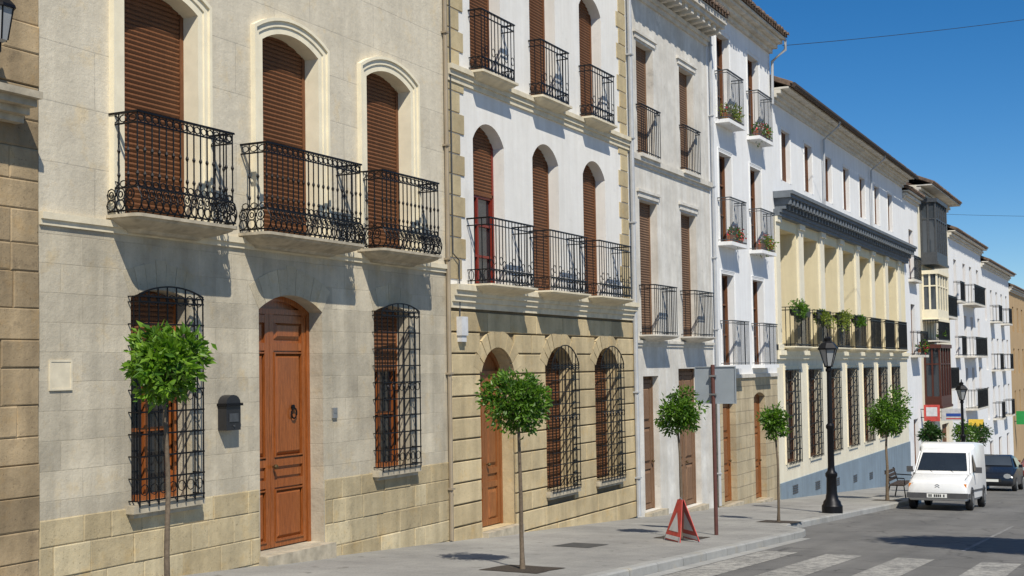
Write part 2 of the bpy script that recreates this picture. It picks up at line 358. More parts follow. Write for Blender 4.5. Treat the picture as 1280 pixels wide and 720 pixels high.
def voussoirs(root, op, b, proud, mat, nv=9, gp=.003):
    cx, w, z0, z1, rise = op; rise = max(rise, .02); rr = (rise*rise+w*w/4)/(2*rise); a0 = math.asin(min(1, w/2/rr)); zc = z1-rr; mb = MB()
    for i in range(nv):
        u, v = -a0+2*a0*i/nv, -a0+2*a0*(i+1)/nv; e = gp/rr; u += e; v -= e; bb = b*(1.12 if i == nv//2 else 1)
        m = (u+v)/2; pts = [(cx+R_*math.sin(t), zc+R_*math.cos(t)) for R_, t in ((rr+.002, u), (rr+.002, m), (rr+.002, v), (rr+bb, v), (rr+bb, u))]
        mb.prism(pts, -proud-(.003 if i % 2 else 0), .01)
    return mb.build('arch_stones', M[mat], root)
def slats(mb, x0, x1, z0, z1, y, st=.055):
    n = max(2, int((z1-z0)/st)); st = (z1-z0)/n
    for i in range(n):
        a = z0+i*st; mb.add([(x0, y, a), (x1, y, a), (x1, y-.012, a+st*.5), (x0, y-.012, a+st*.5), (x1, y, a+st*.92), (x0, y, a+st*.92)], [(0, 1, 2, 3), (3, 2, 4, 5)])
def window(root, op, y=.25, kind='shutter', fm='brown', sm='brown', gm='glass', frac=1.0, surround=None, sill=None, grille=None, label=None, panes=(2, 3), y0=0):
    cx, w, z0, z1, rise = op; f = MB(); x0, x1 = cx-w/2, cx+w/2; t = .06
    f.box(x0-.01, x0+t, y-.05, y+.03, z0, z1+.02); f.box(x1-t, x1+.01, y-.05, y+.03, z0, z1+.02)
    f.box(x0+t, x1-t, y-.05, y+.03, z0, z0+.07)
    zc = z0+(z1-z0)*(1-frac) if kind == 'shutter' else z1+.02
    if kind != 'shutter' or frac < 1:
        nx, nz = panes; zt = zc
        for i in range(nx+1):
            xx = x0+t+(w-2*t)*i/nx; f.box(xx-.025, xx+.025, y-.03, y+.02, z0+.07, zt)
        for j in range(1, nz): zz = z0+(zt-z0)*j/nz; f.box(x0+t, x1-t, y-.028, y+.02, zz-.02, zz+.02)
        f.box(x0+t, x1-t, y-.031, y+.02, zt-.07, zt)
    if rise > 0 and kind != 'shutter':
        ring(f, (cx, w, z0+.3, z1, rise), -.06, .01, y-.052, y+.02)
    win = f.build('window', M[fm], root, label=label)
    if kind != 'shutter' or frac < 1:
        p = MB(); p.add([(x0, y+.012, z0), (x1, y+.012, z0), (x1, y+.012, zc), (x0, y+.012, zc)], [(0, 1, 2, 3)]); p.build('pane', M[gm], win)
    if kind == 'shutter':
        p = MB(); slats(p, x0+.03, x1-.03, zc, z1+.02, y-.012-.02); p.box(x0+.03, x1-.03, y-.05, y-.01, zc-.03, zc+.02); p.build('shutter', M[sm], win)
    if surround:
        b, pr, sm_ = surround; p = MB(); ring(p, op, 0.0, b*.45, y0-pr*.5, y0+.0); ring(p, op, b*.45, b*.8, y0-pr*.8, y0); ring(p, op, b*.8, b, y0-pr*1.25, y0); p.build('surround', M[sm_], win)
    if sill:
        p = MB(); p.box(x0-.1, x1+.1, y0-.13, y0+.02, z0-.09, z0-.002); p.box(x0-.06, x1+.06, y0-.09, y0+.02, z0-.14, z0-.09); p.build('sill', M[sill], win)
    if grille: grid(win, op, y0, *grille)
    return win
def grid(win, op, y0, prot, nv, dz, orn=True, gw=.04, r=.009):
    cx, w, z0, z1, rise = op; G = MB(); x0, x1 = cx-w/2-gw, cx+w/2+gw; yy = y0-prot; o2 = (cx, w+2*gw, z0, z1+.03, rise)
    zb = z0-.02
    for i in range(nv+1):
        x = x0+(x1-x0)*i/nv; G.bar((x, yy, zb), (x, yy, archz(o2, x)), r)
        if orn and 0 < i < nv:
            zm = (z0+z1)/2; G.lathe(x, yy, zm-.03, [(.009, 0), (.02, .02), (.02, .04), (.009, .06)], 6)
    zz = zb+.06; zt = archz(o2, x0); hs = []
    while zz < zt-.05: hs.append(zz); zz += dz
    hs.append(zt-.02)
    for zz in hs:
        G.box(x0-.008, x1+.008, yy-.012, yy+.006, zz-r, zz+r)
        if prot > .03:
            for x in (x0, x1): G.box(x-.006, x+.006, yy, y0+.02, zz-.007, zz+.007)
    if prot > .06:
        for x in (x0, x1): G.bar((x, y0-prot/2, hs[0]), (x, y0-prot/2, hs[-1]), r*.8)
    if rise > 0: G.path([(a, yy-.004, b) for a, b in outline(o2)[1:-1]], .012, 4)
    if orn:
        n = nv
        for i in range(n):
            xm = x0+(x1-x0)*(i+.5)/n; rr = (x1-x0)/n*.40
            for zc in ((hs[0]+hs[1])/2, (hs[-1]+hs[-2])/2, (z0+z1)/2):
                G.path([(xm+rr*math.cos(a*PI/4), yy, zc+rr*math.sin(a*PI/4)) for a in range(8)], .006, 4, closed=True)
    G.build('grille', M['iron'], win)
def slablayer(mb, x0, x1, yf, z0, z1, c, q0=0, q1=0):
    def poly(q):
        a, b, f = x0+q, x1-q, yf+q*1.1; cc = max(.01, c); P_ = [(a, .04)]
        for k in range(5): t = PI/2*k/4; P_.append((a+cc-cc*math.cos(t), f+cc-cc*math.sin(t)))
        for k in range(5): t = PI/2*k/4; P_.append((b-cc+cc*math.sin(t), f+cc-cc*math.cos(t)))
        return P_+[(b, .04)]
    A, B = poly(q0), poly(q1); n = len(A)
    mb.add([(x, y, z0) for x, y in A]+[(x, y, z1) for x, y in B], [tuple(reversed(range(n))), tuple(range(n, 2*n))]+[(i, (i+1) % n, (i+1) % n+n, i+n) for i in range(n)])
def balcony(root, cx, w, z, prot=.42, h=1.05, style='ornate', slabm='slab', ironm='iron', label=None, thick=1.0, inset=.03, sp=.115, br=None):
    x0, x1 = cx-w/2, cx+w/2; s_ = MB(); k = thick
    if style == 'thin':
        s_.box(x0, x1, -prot, .04, z-.08*k, z-.003)
    else:
        c = .09 if style == 'ornate' else .03
        slablayer(s_, x0-.03, x1+.03, -prot-.03, z-.045*k, z-.003, c)
        pr = [0, .015, .06, .12, .20]; dz = [.045, .075, .105, .135, .16]
        for i in range(4): slablayer(s_, x0, x1, -prot, z-dz[i+1]*k, z-dz[i]*k, c*.8, pr[i+1], pr[i])
        slablayer(s_, x0, x1, -prot, z-.20*k, z-.16*k, c*.8, .26, .225)
    b = s_.build('balcony', M[slabm], root, label=label, smooth=35)
    xa, xb, yf = x0+inset, x1-inset, -prot+inset
    A = MB(); thin = br or (.007 if style == 'thin' else .0085)
    nf = max(3, int((xb-xa)/sp)); nsd = max(1, int((-yf)/sp)); bul = .06 if style == 'ornate' else 0
    pos = [(xa+(xb-xa)*i/nf, yf, 0, -1) for i in range(nf+1)]
    for j in range(1, nsd): pos += [(xa, yf*(1-j/nsd), -1, 0), (xb, yf*(1-j/nsd), 1, 0)]
    zt = z+h
    def bo(q): return bul*math.sin(min(1, max(0, q)/.26)*PI)
    for (x, y, ox, oy) in pos:
        if style == 'ornate':
            qs = [0, .05, .1, .15, .2, .26, .30, .36, .39, .42, .60, .63, .66, .92, 1]
            rs = [.009, .009, .009, .009, .009, .009, .009, .009, .021, .009, .009, .021, .009, .009, .009]
            A.path([(x+ox*bo(q), y+oy*bo(q), z+h*q) for q in qs], rs, 5)
        else: A.bar((x, y, z), (x, y, zt), thin)
    def seg(a, b, zz, o=0, hw=.009, vh=.007):
        if abs(a[0]-b[0]) > abs(a[1]-b[1]): A.box(min(a[0], b[0])-o, max(a[0], b[0])+o, a[1]-hw-o, a[1]+hw-o, zz-vh, zz+vh)
        else:
            sx = -1 if a[0] < cx else 1; A.box(a[0]-hw+sx*o, a[0]+hw+sx*o, min(a[1], b[1])-o, max(a[1], b[1]), zz-vh, zz+vh)
    cs = [((xa, 0), (xa, yf)), ((xa, yf), (xb, yf)), ((xb, yf), (xb, 0))]
    lv = {'ornate': [.03, .26, .90], 'mid': [.05, .22, .90], 'plain': [.05, .93], 'thin': [.04, .95]}[style]
    for q in lv:
        for a, c in cs: seg(a, c, z+h*q, bo(q) if style == 'ornate' else 0, vh=max(.007, thin))
    if style in ('ornate', 'mid'):
        if style == 'ornate':
            def circ(px_, py_, pz, ra, rb, rad, n, face):
                A.path([(px_+(ra*math.cos(a*2*PI/n) if face else 0), py_+(0 if face else ra*math.cos(a*2*PI/n)), pz+rb*math.sin(a*2*PI/n)) for a in range(n)], rad, 4, closed=True)
            allp = [(xa+(xb-xa)*(i+.5)/nf, yf, True, (xb-xa)/nf) for i in range(nf)]
            for j in range(nsd): allp += [(xa, yf*(1-(j+.5)/nsd), False, -yf/nsd), (xb, yf*(1-(j+.5)/nsd), False, -yf/nsd)]
            for (px_, py_, fc, wd) in allp:
                ox, oy = (0, -1) if fc else ((-1, 0) if px_ < cx else (1, 0))
                for q, ra, rb in ((.085, .46, .052), (.19, .46, .06), (.19, .22, .03), (.30, .40, .032), (.95, .42, .035)):
                    circ(px_+ox*bo(q), py_+oy*bo(q), z+h*q, wd*ra, h*rb, .0075, 8, fc)
        else:
            zc = z+h*.135; rr = h*.08; wd = (xb-xa)/nf
            for i in range(nf):
                x = xa+(xb-xa)*(i+.5)/nf
                A.path([(x+wd*.45*math.cos(a*PI/4), yf, zc+rr*math.sin(a*PI/4)) for a in range(8)], .0075, 4, closed=True)
                if i % 3 != 2: A.path([(x+wd*.42*math.cos(a*PI/4), yf, z+h*(.36 if i % 2 else .30)+wd*.6*math.sin(a*PI/4)) for a in range(8)], .006, 4, closed=True)
            for j in range(nsd):
                y = yf*(1-(j+.5)/nsd)
                for x in (xa, xb): A.path([(x, y+.045*math.cos(a*PI/4), zc+rr*math.sin(a*PI/4)) for a in range(8)], .0075, 4, closed=True)
    A.build('balustrade', M[ironm], b)
    Hn = MB(); hw = .02
    Hn.box(xa-hw, xb+hw, yf-hw, yf+hw, zt-.004, zt+.018)
    for x in (xa, xb): Hn.box(x-hw, x+hw, yf+hw, .03, zt-.004, zt+.018)
    Hn.build('handrail', M[ironm], b)
    return b
def roof(root, x0, x1, z, depth=9, over=.55, pitch=.42, tiles=True):
    mb = MB(); x0 += .01; x1 -= .01; ym = depth/2; zr = z+(ym+over)*pitch; t = .1
    for (ya, yb) in ((-over, ym), (depth+over, ym)):
        vs = [(x0, ya, z), (x1, ya, z), (x1, yb, zr), (x0, yb, zr)]; vs += [(a, b, c+t) for a, b, c in vs]
        mb.add(vs, [(0, 1, 2, 3), (4, 5, 6, 7), (0, 1, 5, 4), (0, 3, 7, 4), (1, 2, 6, 5)])
    for x in (x0+.01, x1-.01): mb.add([(x, .01, z-.05), (x, depth-.01, z-.05), (x, ym, zr)], [(0, 1, 2)])
    if tiles:
        n = int((x1-x0)/.23)
        for i in range(n):
            cx = x0+(i+.5)*(x1-x0)/n+rnd.uniform(-.012, .012); vs = []; dy = rnd.uniform(-.025, .025)
            for q, yy in enumerate((-over-.07+dy, 1.2)):
                zz = z+t+(yy+over)*pitch-.01
                for j in range(5): a = PI*j/4; vs.append((cx+.085*math.cos(a), yy, zz+.075*math.sin(a)))
            fs = [(j, j+1, j+6, j+5) for j in range(4)]+[(0, 1, 2, 3, 4)]; mb.add(vs, fs)
    r_ = mb.build('roof', M['roof'], root)
    s = MB(); s.box(x0+.01, x1-.01, -over+.04, -.002, z-.06, z-.004); s.build('soffit', M['cornice'], r_)
    return r_
def pipe(root, x, zt, zb, m='pipe', y=-.06, r=.045, brackets=True, name='drainpipe'):
    p = MB(); p.path([(x, y, zt), (x, y, zb)], r, 8)
    if brackets:
        z = zb+.8
        while z < zt: p.box(x-r-.015, x+r+.015, y-r-.01, .02, z-.015, z+.015); z += 1.8
    return p.build(name, M[m], root, smooth=40)
def door(root, op, y, m='door', leaves=2, frac=.5, npan=4, fancy=True, label=None, surround=None, step=True, h='brass'):
    cx, w, z0, z1, rise = op; x0, x1 = cx-w/2, cx+w/2; D = MB()
    D.box(x0-.01, x1+.01, y-.01, y+.03, z0, z1+.02)
    D.box(x0-.01, x0+.06, y-.06, y-.01, z0, z1+.02); D.box(x1-.06, x1+.01, y-.06, y-.01, z0, z1+.02)
    if rise > 0: ring(D, (cx, w, z1-rise-.02, z1, rise), -.07, .01, y-.058, y)
    zt = z1-max(rise*1.0, .12); D.box(x0+.06, x1-.06, y-.055, y-.012, zt-.04, zt+.03)
    iw = w-.12; xs = [(x0+.06, x0+.06+iw*frac), (x0+.06+iw*frac, x1-.06)] if leaves == 2 else [(x0+.06, x1-.06)]
    panels = []
    for (a, b) in xs:
        D.box(a+.004, a+.09, y-.04, y-.011, z0+.02, zt-.04); D.box(b-.09, b-.004, y-.04, y-.011, z0+.02, zt-.04)
        hh = zt-.04-z0-.02
        cuts = [0, .27, .36, .86, 1] if npan == 4 else ([0, .4, 1] if npan == 2 else [i/npan for i in range(npan+1)])
        for c in cuts:
            zc = z0+.02+hh*c; zc = min(max(zc, z0+.07), zt-.1); D.box(a+.09, b-.09, y-.038, y-.011, zc-.05, zc+.05)
        for c, d in zip(cuts[:-1], cuts[1:]): panels.append((a+.115, b-.115, z0+.02+hh*c+.09, z0+.02+hh*d-.09))
    d_ = D.build('door', M[m], root, label=label)
    if fancy:
        for (a, b, c, d) in panels:
            if d-c < .08 or b-a < .05: continue
            e = min(.05, (b-a)*.3)
            p = MB(); p.add([(a, y-.012, c), (b, y-.012, c), (b, y-.012, d), (a, y-.012, d), (a+e, y-.045, c+e), (b-e, y-.045, c+e), (b-e, y-.045, d-e), (a+e, y-.045, d-e)],
                   [(0, 1, 5, 4), (1, 2, 6, 5), (2, 3, 7, 6), (3, 0, 4, 7), (4, 5, 6, 7)]) if d-c > .14 else p.box(a, b, y-.03, y-.012, c, d)
            if m == 'door' and d-c > .3:
                for u, v_, s_, t_ in ((a-.02, b+.02, c-.02, c-.002), (a-.02, b+.02, d+.002, d+.02)): p.box(u, v_, y-.055, y-.02, s_, t_)
                for u, v_ in ((a-.02, a-.002), (b+.002, b+.02)): p.box(u, v_, y-.055, y-.02, c-.002, d+.002)
            p.build('door_panel', M[m], d_)
    hx = x0+.06+iw*frac+.05 if leaves == 2 else x1-.14
    p = MB(); p.lathe(hx, y-.10, z0+1.05, [(.008, .06), (.008, .03), (.028, .025), (.032, 0), (.02, -.02), (.0, -.022)], 10, 'y'); p.build('handle', M[h], d_)
    if surround:
        p = MB(); ring(p, op, 0.0, surround[0], -surround[1], .0); p.build('surround', M[surround[2]], d_)
    if step:
        p = MB(); p.box(x0-.05, x1+.05, -.16, y+.1, z0-.45, z0-.004); p.build('doorstep', M['slab'], d_)
    return d_
def blocks(root, name, x0, x1, z0, z1, bh, proud, mat, alt=.25, side=1):
    mb = MB(); n = int((z1-z0)/bh); bh = (z1-z0)/n
    for i in range(n):
        a = z0+i*bh; e = alt if i % 2 else 0
        xa, xb = (x0, x1+e) if side > 0 else (x0-e, x1)
        q = .010
        vs = [(xa, .01, a+.004), (xb, .01, a+.004), (xb, .01, a+bh-.004), (xa, .01, a+bh-.004)]
        vs += [(xa+q, -proud, a+.004+q), (xb-q, -proud, a+.004+q), (xb-q, -proud, a+bh-.004-q), (xa+q, -proud, a+bh-.004-q)]
        mb.add(vs, [(0, 1, 5, 4), (1, 2, 6, 5), (2, 3, 7, 6), (3, 0, 4, 7), (4, 5, 6, 7)])
    return mb.build(name, M[mat], root)
def cornice(root, x0, x1, z, steps, mat, name='cornice'):
    mb = MB()
    for (za, zb, pr) in steps: mb.box(x0+.004, x1-.004, -pr, .03, z+za, z+zb)
    return mb.build(name, M[mat], root)
def plinth(root, x0, x1, zt, skips, mat, pr=.035, name='plinth'):
    mb = MB(); xs = [x0+.004]
    for a, b in skips: xs += [a, b]
    xs.append(x1-.004)
    for i in range(0, len(xs), 2):
        a, b = xs[i], xs[i+1]
        if b-a > .02: mb.box(a, b, -pr, .02, g(b)-.4, zt)
    return mb.build(name, M[mat], root)

# ------------------------------------------------------------ HOUSE 0 (sandstone, left edge)
x0, x1 = 2.5, 9.27
h = thing('stone_house', 'rough tan sandstone house cut off by the left edge of the photo', 'house', (x0, 0, g(x0)))
o0 = (6.6, 1.2, 4.3, 7.2, .2)
facade(h, 'wall', x0, x1, g(x1)-.5, 10.2, [o0], M['joint'], .25)
courses(h, 'stone_courses', x0, x1, g(x1)-.3, 10.1, [o0], .31, .35, .85, .02, 'h0', 3, gap=.004, clear=.16, var=.009, q=.014, bvar=.035)
window(h, o0, .24, surround=(.16, .05, 'trim1'))
cornice(h, x0, 8.98, 4.04, [(0, .07, .12), (.07, .14, .2), (.14, .21, .3), (.21, .28, .38)], 'slab', 'ledge')
roof(h, x0, x1, 10.2, tiles=False)

# ------------------------------------------------------------ HOUSE 1 (limestone)
x0, x1 = 9.27, 17.5
h = thing('limestone_house', 'pale limestone house with three ornate black balconies and a varnished red wood door', 'house', (x0, 0, g(x0)))
lo = [(11.03, .95, .15, 2.5, .10), (13.45, 1.35, -.70, 2.55, .2), (15.86, .95, .15, 2.5, .10)]
upo = [(c, 1.2, 3.27, 5.93, .17) for c in (11.04, 13.45, 15.82)]
facade(h, 'wall', x0, x1, g(x1)-.5, 3.2, lo, M['h1low'], .3)
facade(h, 'upper_wall', x0, x1, 3.2, 9.8, upo, M['h1up'], .26, revmat=M['cream'])
courses(h, 'plinth', x0, x1, -1.42, .12, lo, .30, .28, .72, .014, 'h1plinth', 5, gap=.004, clear=.02, var=.007, q=.012, bvar=.035)
cornice(h, x0, x1, 3.08, [(0, .06, .03), (.06, .13, .055)], 'trim1', 'string_course')
cornice(h, x0, x1, 9.3, [(0, .12, .1), (.12, .25, .25), (.25, .4, .4)], 'trim1')
for op in upo: window(h, op, .24, surround=(.2, .06, 'cream'))
for i, op in enumerate((lo[0], lo[2])):
    w_ = window(h, op, .26, kind='glass', fm='door', sill='slab', panes=(2, 3), grille=(.16, 7, .24, True, .04), frac=1)
    p = MB(); cx = op[0]; slats(p, cx-.42, cx+.42, 1.55, 2.5, .2); p.build('shutter', M['brown'], w_)
    voussoirs(h, op, .3, .003, 'h1blk', 7)
voussoirs(h, lo[1], .34, .004, 'h1blk', 9)
d1 = door(h, lo[1], .27, 'door', 2, .36, 4, True, label='varnished red wood panelled double door')
p = MB(); cx = 13.75; p.path([(cx+.055*math.sin(a*PI/5), .27-.075, 1.02+.07*math.cos(a*PI/5)) for a in range(10)], .012, 5, closed=True); p.lathe(cx, .2, 1.1, [(.03, .04), (.035, 0), (.0, -.01)], 10, 'y'); p.build('knocker', M['iron'], d1)
balcony(h, 11.03, 1.62, 3.27, .42, 1.08, 'ornate', sp=.105, thick=.85)
balcony(h, 13.47, 2.1, 3.27, .42, 1.08, 'ornate', label='widest balcony, above the door', sp=.105, thick=.85)
balcony(h, 15.81, 1.6, 3.27, .42, 1.08, 'ornate', sp=.105, thick=.85)
roof(h, x0, x1, 9.75, tiles=False)
pipe(h, 17.46, 9.7, g(17.5)+.02, 'pipeb', -.05, .035)
p = MB(); p.box(9.42, 9.68, -.012, .01, 1.43, 1.70); p.box(9.40, 9.70, -.018, .01, 1.70, 1.72); p.box(9.40, 9.70, -.018, .01, 1.41, 1.43); p.box(9.40, 9.42, -.018, .01, 1.43, 1.70); p.box(9.68, 9.70, -.018, .01, 1.43, 1.70); p.build('meter_hatch', M['trim1'], h)
p = MB(); p.box(14.32, 14.42, -.03, .01, .93, 1.07); p.box(14.335, 14.405, -.036, -.03, 1.0, 1.05); p.build('intercom', M['steel'], h)
t = thing('mailbox', 'black domed metal mailbox on the stone wall left of the red wood door', 'mailbox', (12.12, 0, .9))
p = MB(); pr = [(11.99, .88), (12.25, .88), (12.25, 1.2)]+[(12.12+.13*math.cos(a*PI/8), 1.2+.10*math.sin(a*PI/8)) for a in range(1, 8)]+[(11.99, 1.2)]
p.prism(pr, -.13, .0); p.build('box', M['plastic'], t, 40)
p = MB(); p.box(11.97, 12.27, -.155, .0, 1.17, 1.2); p.build('lid', M['iron'], t)
p = MB(); p.box(12.04, 12.20, -.14, -.13, .98, 1.08); p.lathe(12.12, -.135, .93, [(.012, .02), (.012, -.01)], 8, 'y'); p.build('lock_plate', M['grey_iron'], t)
t = thing('wall_lantern', 'black wrought iron wall lantern on a scroll bracket at the left edge', 'lantern', (8.42, 0, 4.5))
p = MB(); p.path([(8.42, -.02, 4.45), (8.42, -.25, 4.5), (8.42, -.42, 4.6), (8.42, -.42, 4.68)], .014, 6); p.path([(8.42, -.12-.08*math.cos(a*PI/6), 4.62+.08*math.sin(a*PI/6)) for a in range(12)], .009, 5, closed=True); p.path([(8.42, -.02, 4.85), (8.42, -.12, 4.7), (8.42, -.25, 4.52)], .01, 5); p.box(8.39, 8.45, -.06, .0, 4.35, 4.95); p.build('bracket', M['iron'], t)
p = MB(); p.lathe(8.42, -.42, 4.68, [(.03, 0), (.07, .02), (.12, .32), (.0, .325)], 6); p.build('lamp_glass', M['lampglass'], t)
p = MB(); p.lathe(8.42, -.42, 5.0, [(.15, 0), (.14, .03), (.06, .12), (.03, .16), (.012, .22), (.0, .23)], 6)
for j in range(6): a = j*PI/3; p.bar((8.42+.072*math.cos(a), -.42+.072*math.sin(a), 4.7), (8.42+.123*math.cos(a), -.42+.123*math.sin(a), 5.0), .008)
p.build('frame', M['iron'], t)

# ------------------------------------------------------------ HOUSE 2
x0, x1 = 17.55, 25.4
h = thing('arched_window_house', 'white house with ochre stone ground floor, quoins and rows of three arched brown shutters', 'house', (x0, 0, g(x0)))
lo = [(19.13, 1.2, -1.10, 1.92, .42), (21.6, 1.15, -.68, 1.95, .36), (23.87, 1.15, -.68, 1.95, .36)]
m1 = [(c, 1.12, 2.94, 5.68, .32) for c in (18.98, 21.22, 23.48)]
m2 = [(c, 1.1, 6.46, 9.0, .3) for c in (18.92, 21.18, 23.42)]
facade(h, 'wall', x0, x1, g(x1)-.5, 2.6, lo, M['joint'], .3, revmat=M['h2blk'])
courses(h, 'stone_courses', x0, x1, -1.95, 2.5, lo, .34, .8, 1.4, .04, 'h2blk', 9, gap=.024, clear=.03, var=.003, q=.012)
facade(h, 'upper_wall', x0, x1, 2.6, 10.6, m1+m2, M['white'], .28)
for i, op in enumerate(m1): window(h, op, .26, frac=1 if i else .42, fm='red' if i == 0 else 'brown', label='half open red framed balcony window' if i == 0 else None)
for op in m2: window(h, op, .26)
for op in lo[1:]: window(h, op, .28, sill='slab', grille=(.16, 8, .22, True, .03)); voussoirs(h, op, .3, .043, 'h2blk', 9, .008)
door(h, lo[0], .28, 'dooro', 2, .5, 4, True, label='arched orange brown wooden door'); voussoirs(h, lo[0], .3, .043, 'h2blk', 9, .008)
blocks(h, 'quoins', x0+.004, x0+.42, 3.0, 10.4, .33, .02, 'quoin', .14, 1)
blocks(h, 'quoins', x1-.5, x1-.12, 3.0, 10.4, .33, .02, 'quoin', .12, -1)
cornice(h, x0, x1, 2.54, [(0, .1, .06), (.1, .19, .10), (.19, .28, .14), (.28, .37, .18)], 'trim1', 'string_course')
cornice(h, x0, x1, 6.17, [(0, .09, .04), (.09, .18, .07), (.18, .26, .11)], 'trim1', 'string_course')
cornice(h, x0, x1, 10.2, [(0, .12, .1), (.12, .25, .25), (.25, .4, .4)], 'trim1')
for c in (18.99, 21.3, 23.52): balcony(h, c, 1.68, 2.94, .44, 1.06, 'mid', 'trim1', thick=.75)
for c in (18.92, 21.18, 23.42): balcony(h, c, 1.25, 6.46, .27, 1.0, 'mid', 'trim1', thick=.9)
roof(h, x0, x1, 10.6)
pipe(h, 25.34, 10.5, g(25.4)+.05, 'pipe', -.09, .05)
p = MB(); p.box(17.72, 17.92, -.14, -.04, 2.1, 2.4); p.box(17.74, 17.90, -.12, -.04, 2.0, 2.1); p.build('alarm_box', M['signwhite'], h)
p = MB(); p.path([(17.8, -.06, 2.4), (17.8, -.06, 3.3), (17.62, -.05, 3.4), (17.62, -.05, 9)], .012, 5); p.build('cable', M['grey_iron'], h)

# ------------------------------------------------------------ HOUSE 3
x0, x1 = 25.4, 30.84
h = thing('weathered_house', 'narrow weathered off-white house with faded brown doors and a heavy bracketed cornice', 'house', (x0, 0, g(x0)))
lo = [(26.45, .95, -1.58, 1.35, 0), (29.0, 1.5, -1.76, 1.5, 0)]
m1 = [(26.5, 1.1, 2.25, 5.2, .0), (29.2, 1.1, 2.25, 5.2, 0)]; m2 = [(26.45, 1.05, 6.2, 8.68, 0), (29.25, 1.05, 6.2, 8.68, 0)]
facade(h, 'wall', x0, x1, g(x1)-.5, 10.0, lo+m1+m2, M['oldwhite'], .25)
for op in m1+m2:
    w_ = window(h, op, .22, sm='brown2', fm='olddoor')
    p = MB(); p.box(op[0]-.70, op[0]+.70, -.06, .01, op[3]+.16, op[3]+.22); p.box(op[0]-.64, op[0]+.64, -.03, .01, op[3]+.05, op[3]+.161); p.build('hood', M['oldwhite'], w_)
door(h, lo[0], .2, 'olddoor', 1, 1, 3, True); door(h, lo[1], .2, 'olddoor', 2, .5, 3, True, label='wide faded brown double door')
for c in (26.55, 29.2): balcony(h, c, 1.45, 2.25, .38, 1.06, 'plain', 'cornice', 'iron', thick=.7)
for c in (26.45, 29.25): balcony(h, c, 1.2, 6.2, .14, 1.05, 'thin', 'cornice', 'iron', thick=1, inset=.02, br=.0085)
cornice(h, x0, x1, 5.95, [(0, .08, .04), (.08, .2, .09)], 'cornice', 'string_course')
cornice(h, x0, x1, 2.0, [(0, .07, .03), (.07, .13, .06)], 'cornice', 'string_course')
cornice(h, x0, x1, 9.62, [(0, .1, .06), (.1, .2, .12), (.36, .46, .5), (.46, .55, .56)], 'cornice')
for i in range(13):
    q = MB(); xx = x0+.12+i*.42; q.box(xx, xx+.16, -.44, .0, 9.84, 9.979); q.box(xx+.02, xx+.14, -.25, .0, 9.822, 9.84); q.build('bracket', M['cornice'], h)
roof(h, x0, x1, 10.24, over=.6)

# ------------------------------------------------------------ HOUSE 4
x0, x1 = 30.84, 36.8
h = thing('tall_white_house', 'tall bright white house with three storeys of slim grey balconies over tan stone', 'house', (x0, 0, g(x0)))
ca, cb = 32.2, 35.0
lo = [(32.1, 1.1, -1.98, .75, .12), (34.9, 1.1, -2.16, .8, .12)]
ups = [(c, 1.05, z, z+2.35, 0) for z in (1.57, 4.72, 7.87) for c in (ca, cb)]
facade(h, 'wall', x0, x1, g(x1)-.5, 1.3, lo, M['h4low'], .25)
facade(h, 'upper_wall', x0, x1, 1.3, 11.1, ups, M['white2'], .25)
for op in ups: window(h, op, .22, 'glass', fm='brown', surround=(.1, .02, 'white2'))
for op in lo: door(h, op, .22, 'dooro', 1, 1, 3)
for z in (1.57, 4.72, 7.87):
    for c in (ca, cb): balcony(h, c, 1.45, z, .36, 1.12 if z < 7 else 1.25, 'thin', 'white2', 'grey_iron', sp=.10, thick=1.2, br=.0085)
cornice(h, x0, x1, 1.22, [(0, .1, .05)], 'cornice', 'string_course')
cornice(h, x0, x1, 10.70, [(0, .12, .1), (.12, .24, .25), (.24, .33, .4)], 'cornice')
roof(h, x0, x1, 11.1, over=.55)
p = MB(); p.path([(36.72, -.5, 11.05), (36.72, -.5, 10.75), (36.72, -.1, 10.45), (36.72, -.08, 9.2)], .045, 8); p.build('drainpipe', M['pipe'], h, 50)
pipe(h, 30.95, 10.65, g(31)+.05, 'pipe', -.07, .04)

# ------------------------------------------------------------ HOUSE 5
x0, x1 = 36.8, 58.2
h = thing('yellow_loggia_house', 'long pale yellow building with deep first floor openings, white attic storey and blue plinth', 'building', (x0, 0, g(x0)))
bays = [38.35+2.8*i for i in range(7)]
lo = [(c, 1.4, -1.4, 1.38, 0) for c in bays]; m1 = [(c, 1.9, 2.1, 5.6, 0) for c in bays]; m2 = [(c, .95, 7.1, 8.65, 0) for c in bays]
facade(h, 'wall', x0, x1, g(x1)-.5, 1.85, lo, M['cream5'], .22)
facade(h, 'loggia_wall', x0, x1, 1.85, 6.1, m1, M['yellow'], 1.3)
facade(h, 'attic_wall', x0, x1, 6.1, 9.7, m2, M['white2'], .2)
plinth(h, x0, x1, -1.9, [], 'blue', .05)
for i, op in enumerate(m2): window(h, op, .17, sm='brown' if i < 4 else 'brown2', fm='brown', surround=(.09, .02, 'white2'))
for op in m1: window(h, op, 1.27, 'glass', fm='brown', panes=(2, 2))
for op in lo: window(h, op, .2, 'glass', fm='brown', grille=(.10, 8, .35, False, .03, .014), surround=(.14, .03, 'cream'))
for i in range(8):
    cx = bays[0]-1.4+2.8*i; p = MB(); a, b = max(x0+.01, cx-.30), cx+.30
    p.box(a, b, -.06, .01, 1.99, 5.75); p.box(a, b+.06, -.12, .01, 5.75, 5.92); p.box(a, b+.05, -.10, .01, 1.992, 2.15); p.build('pilaster', M['cream5'], h)
cornice(h, x0, x1, 5.92, [(0, .1, .18), (.1, .2, .22), (.52, .62, .52), (.62, .72, .58)], 'greycor')
cornice(h, x0, x1, 1.72, [(0, .12, .08), (.12, .26, .14)], 'cream', 'string_course')
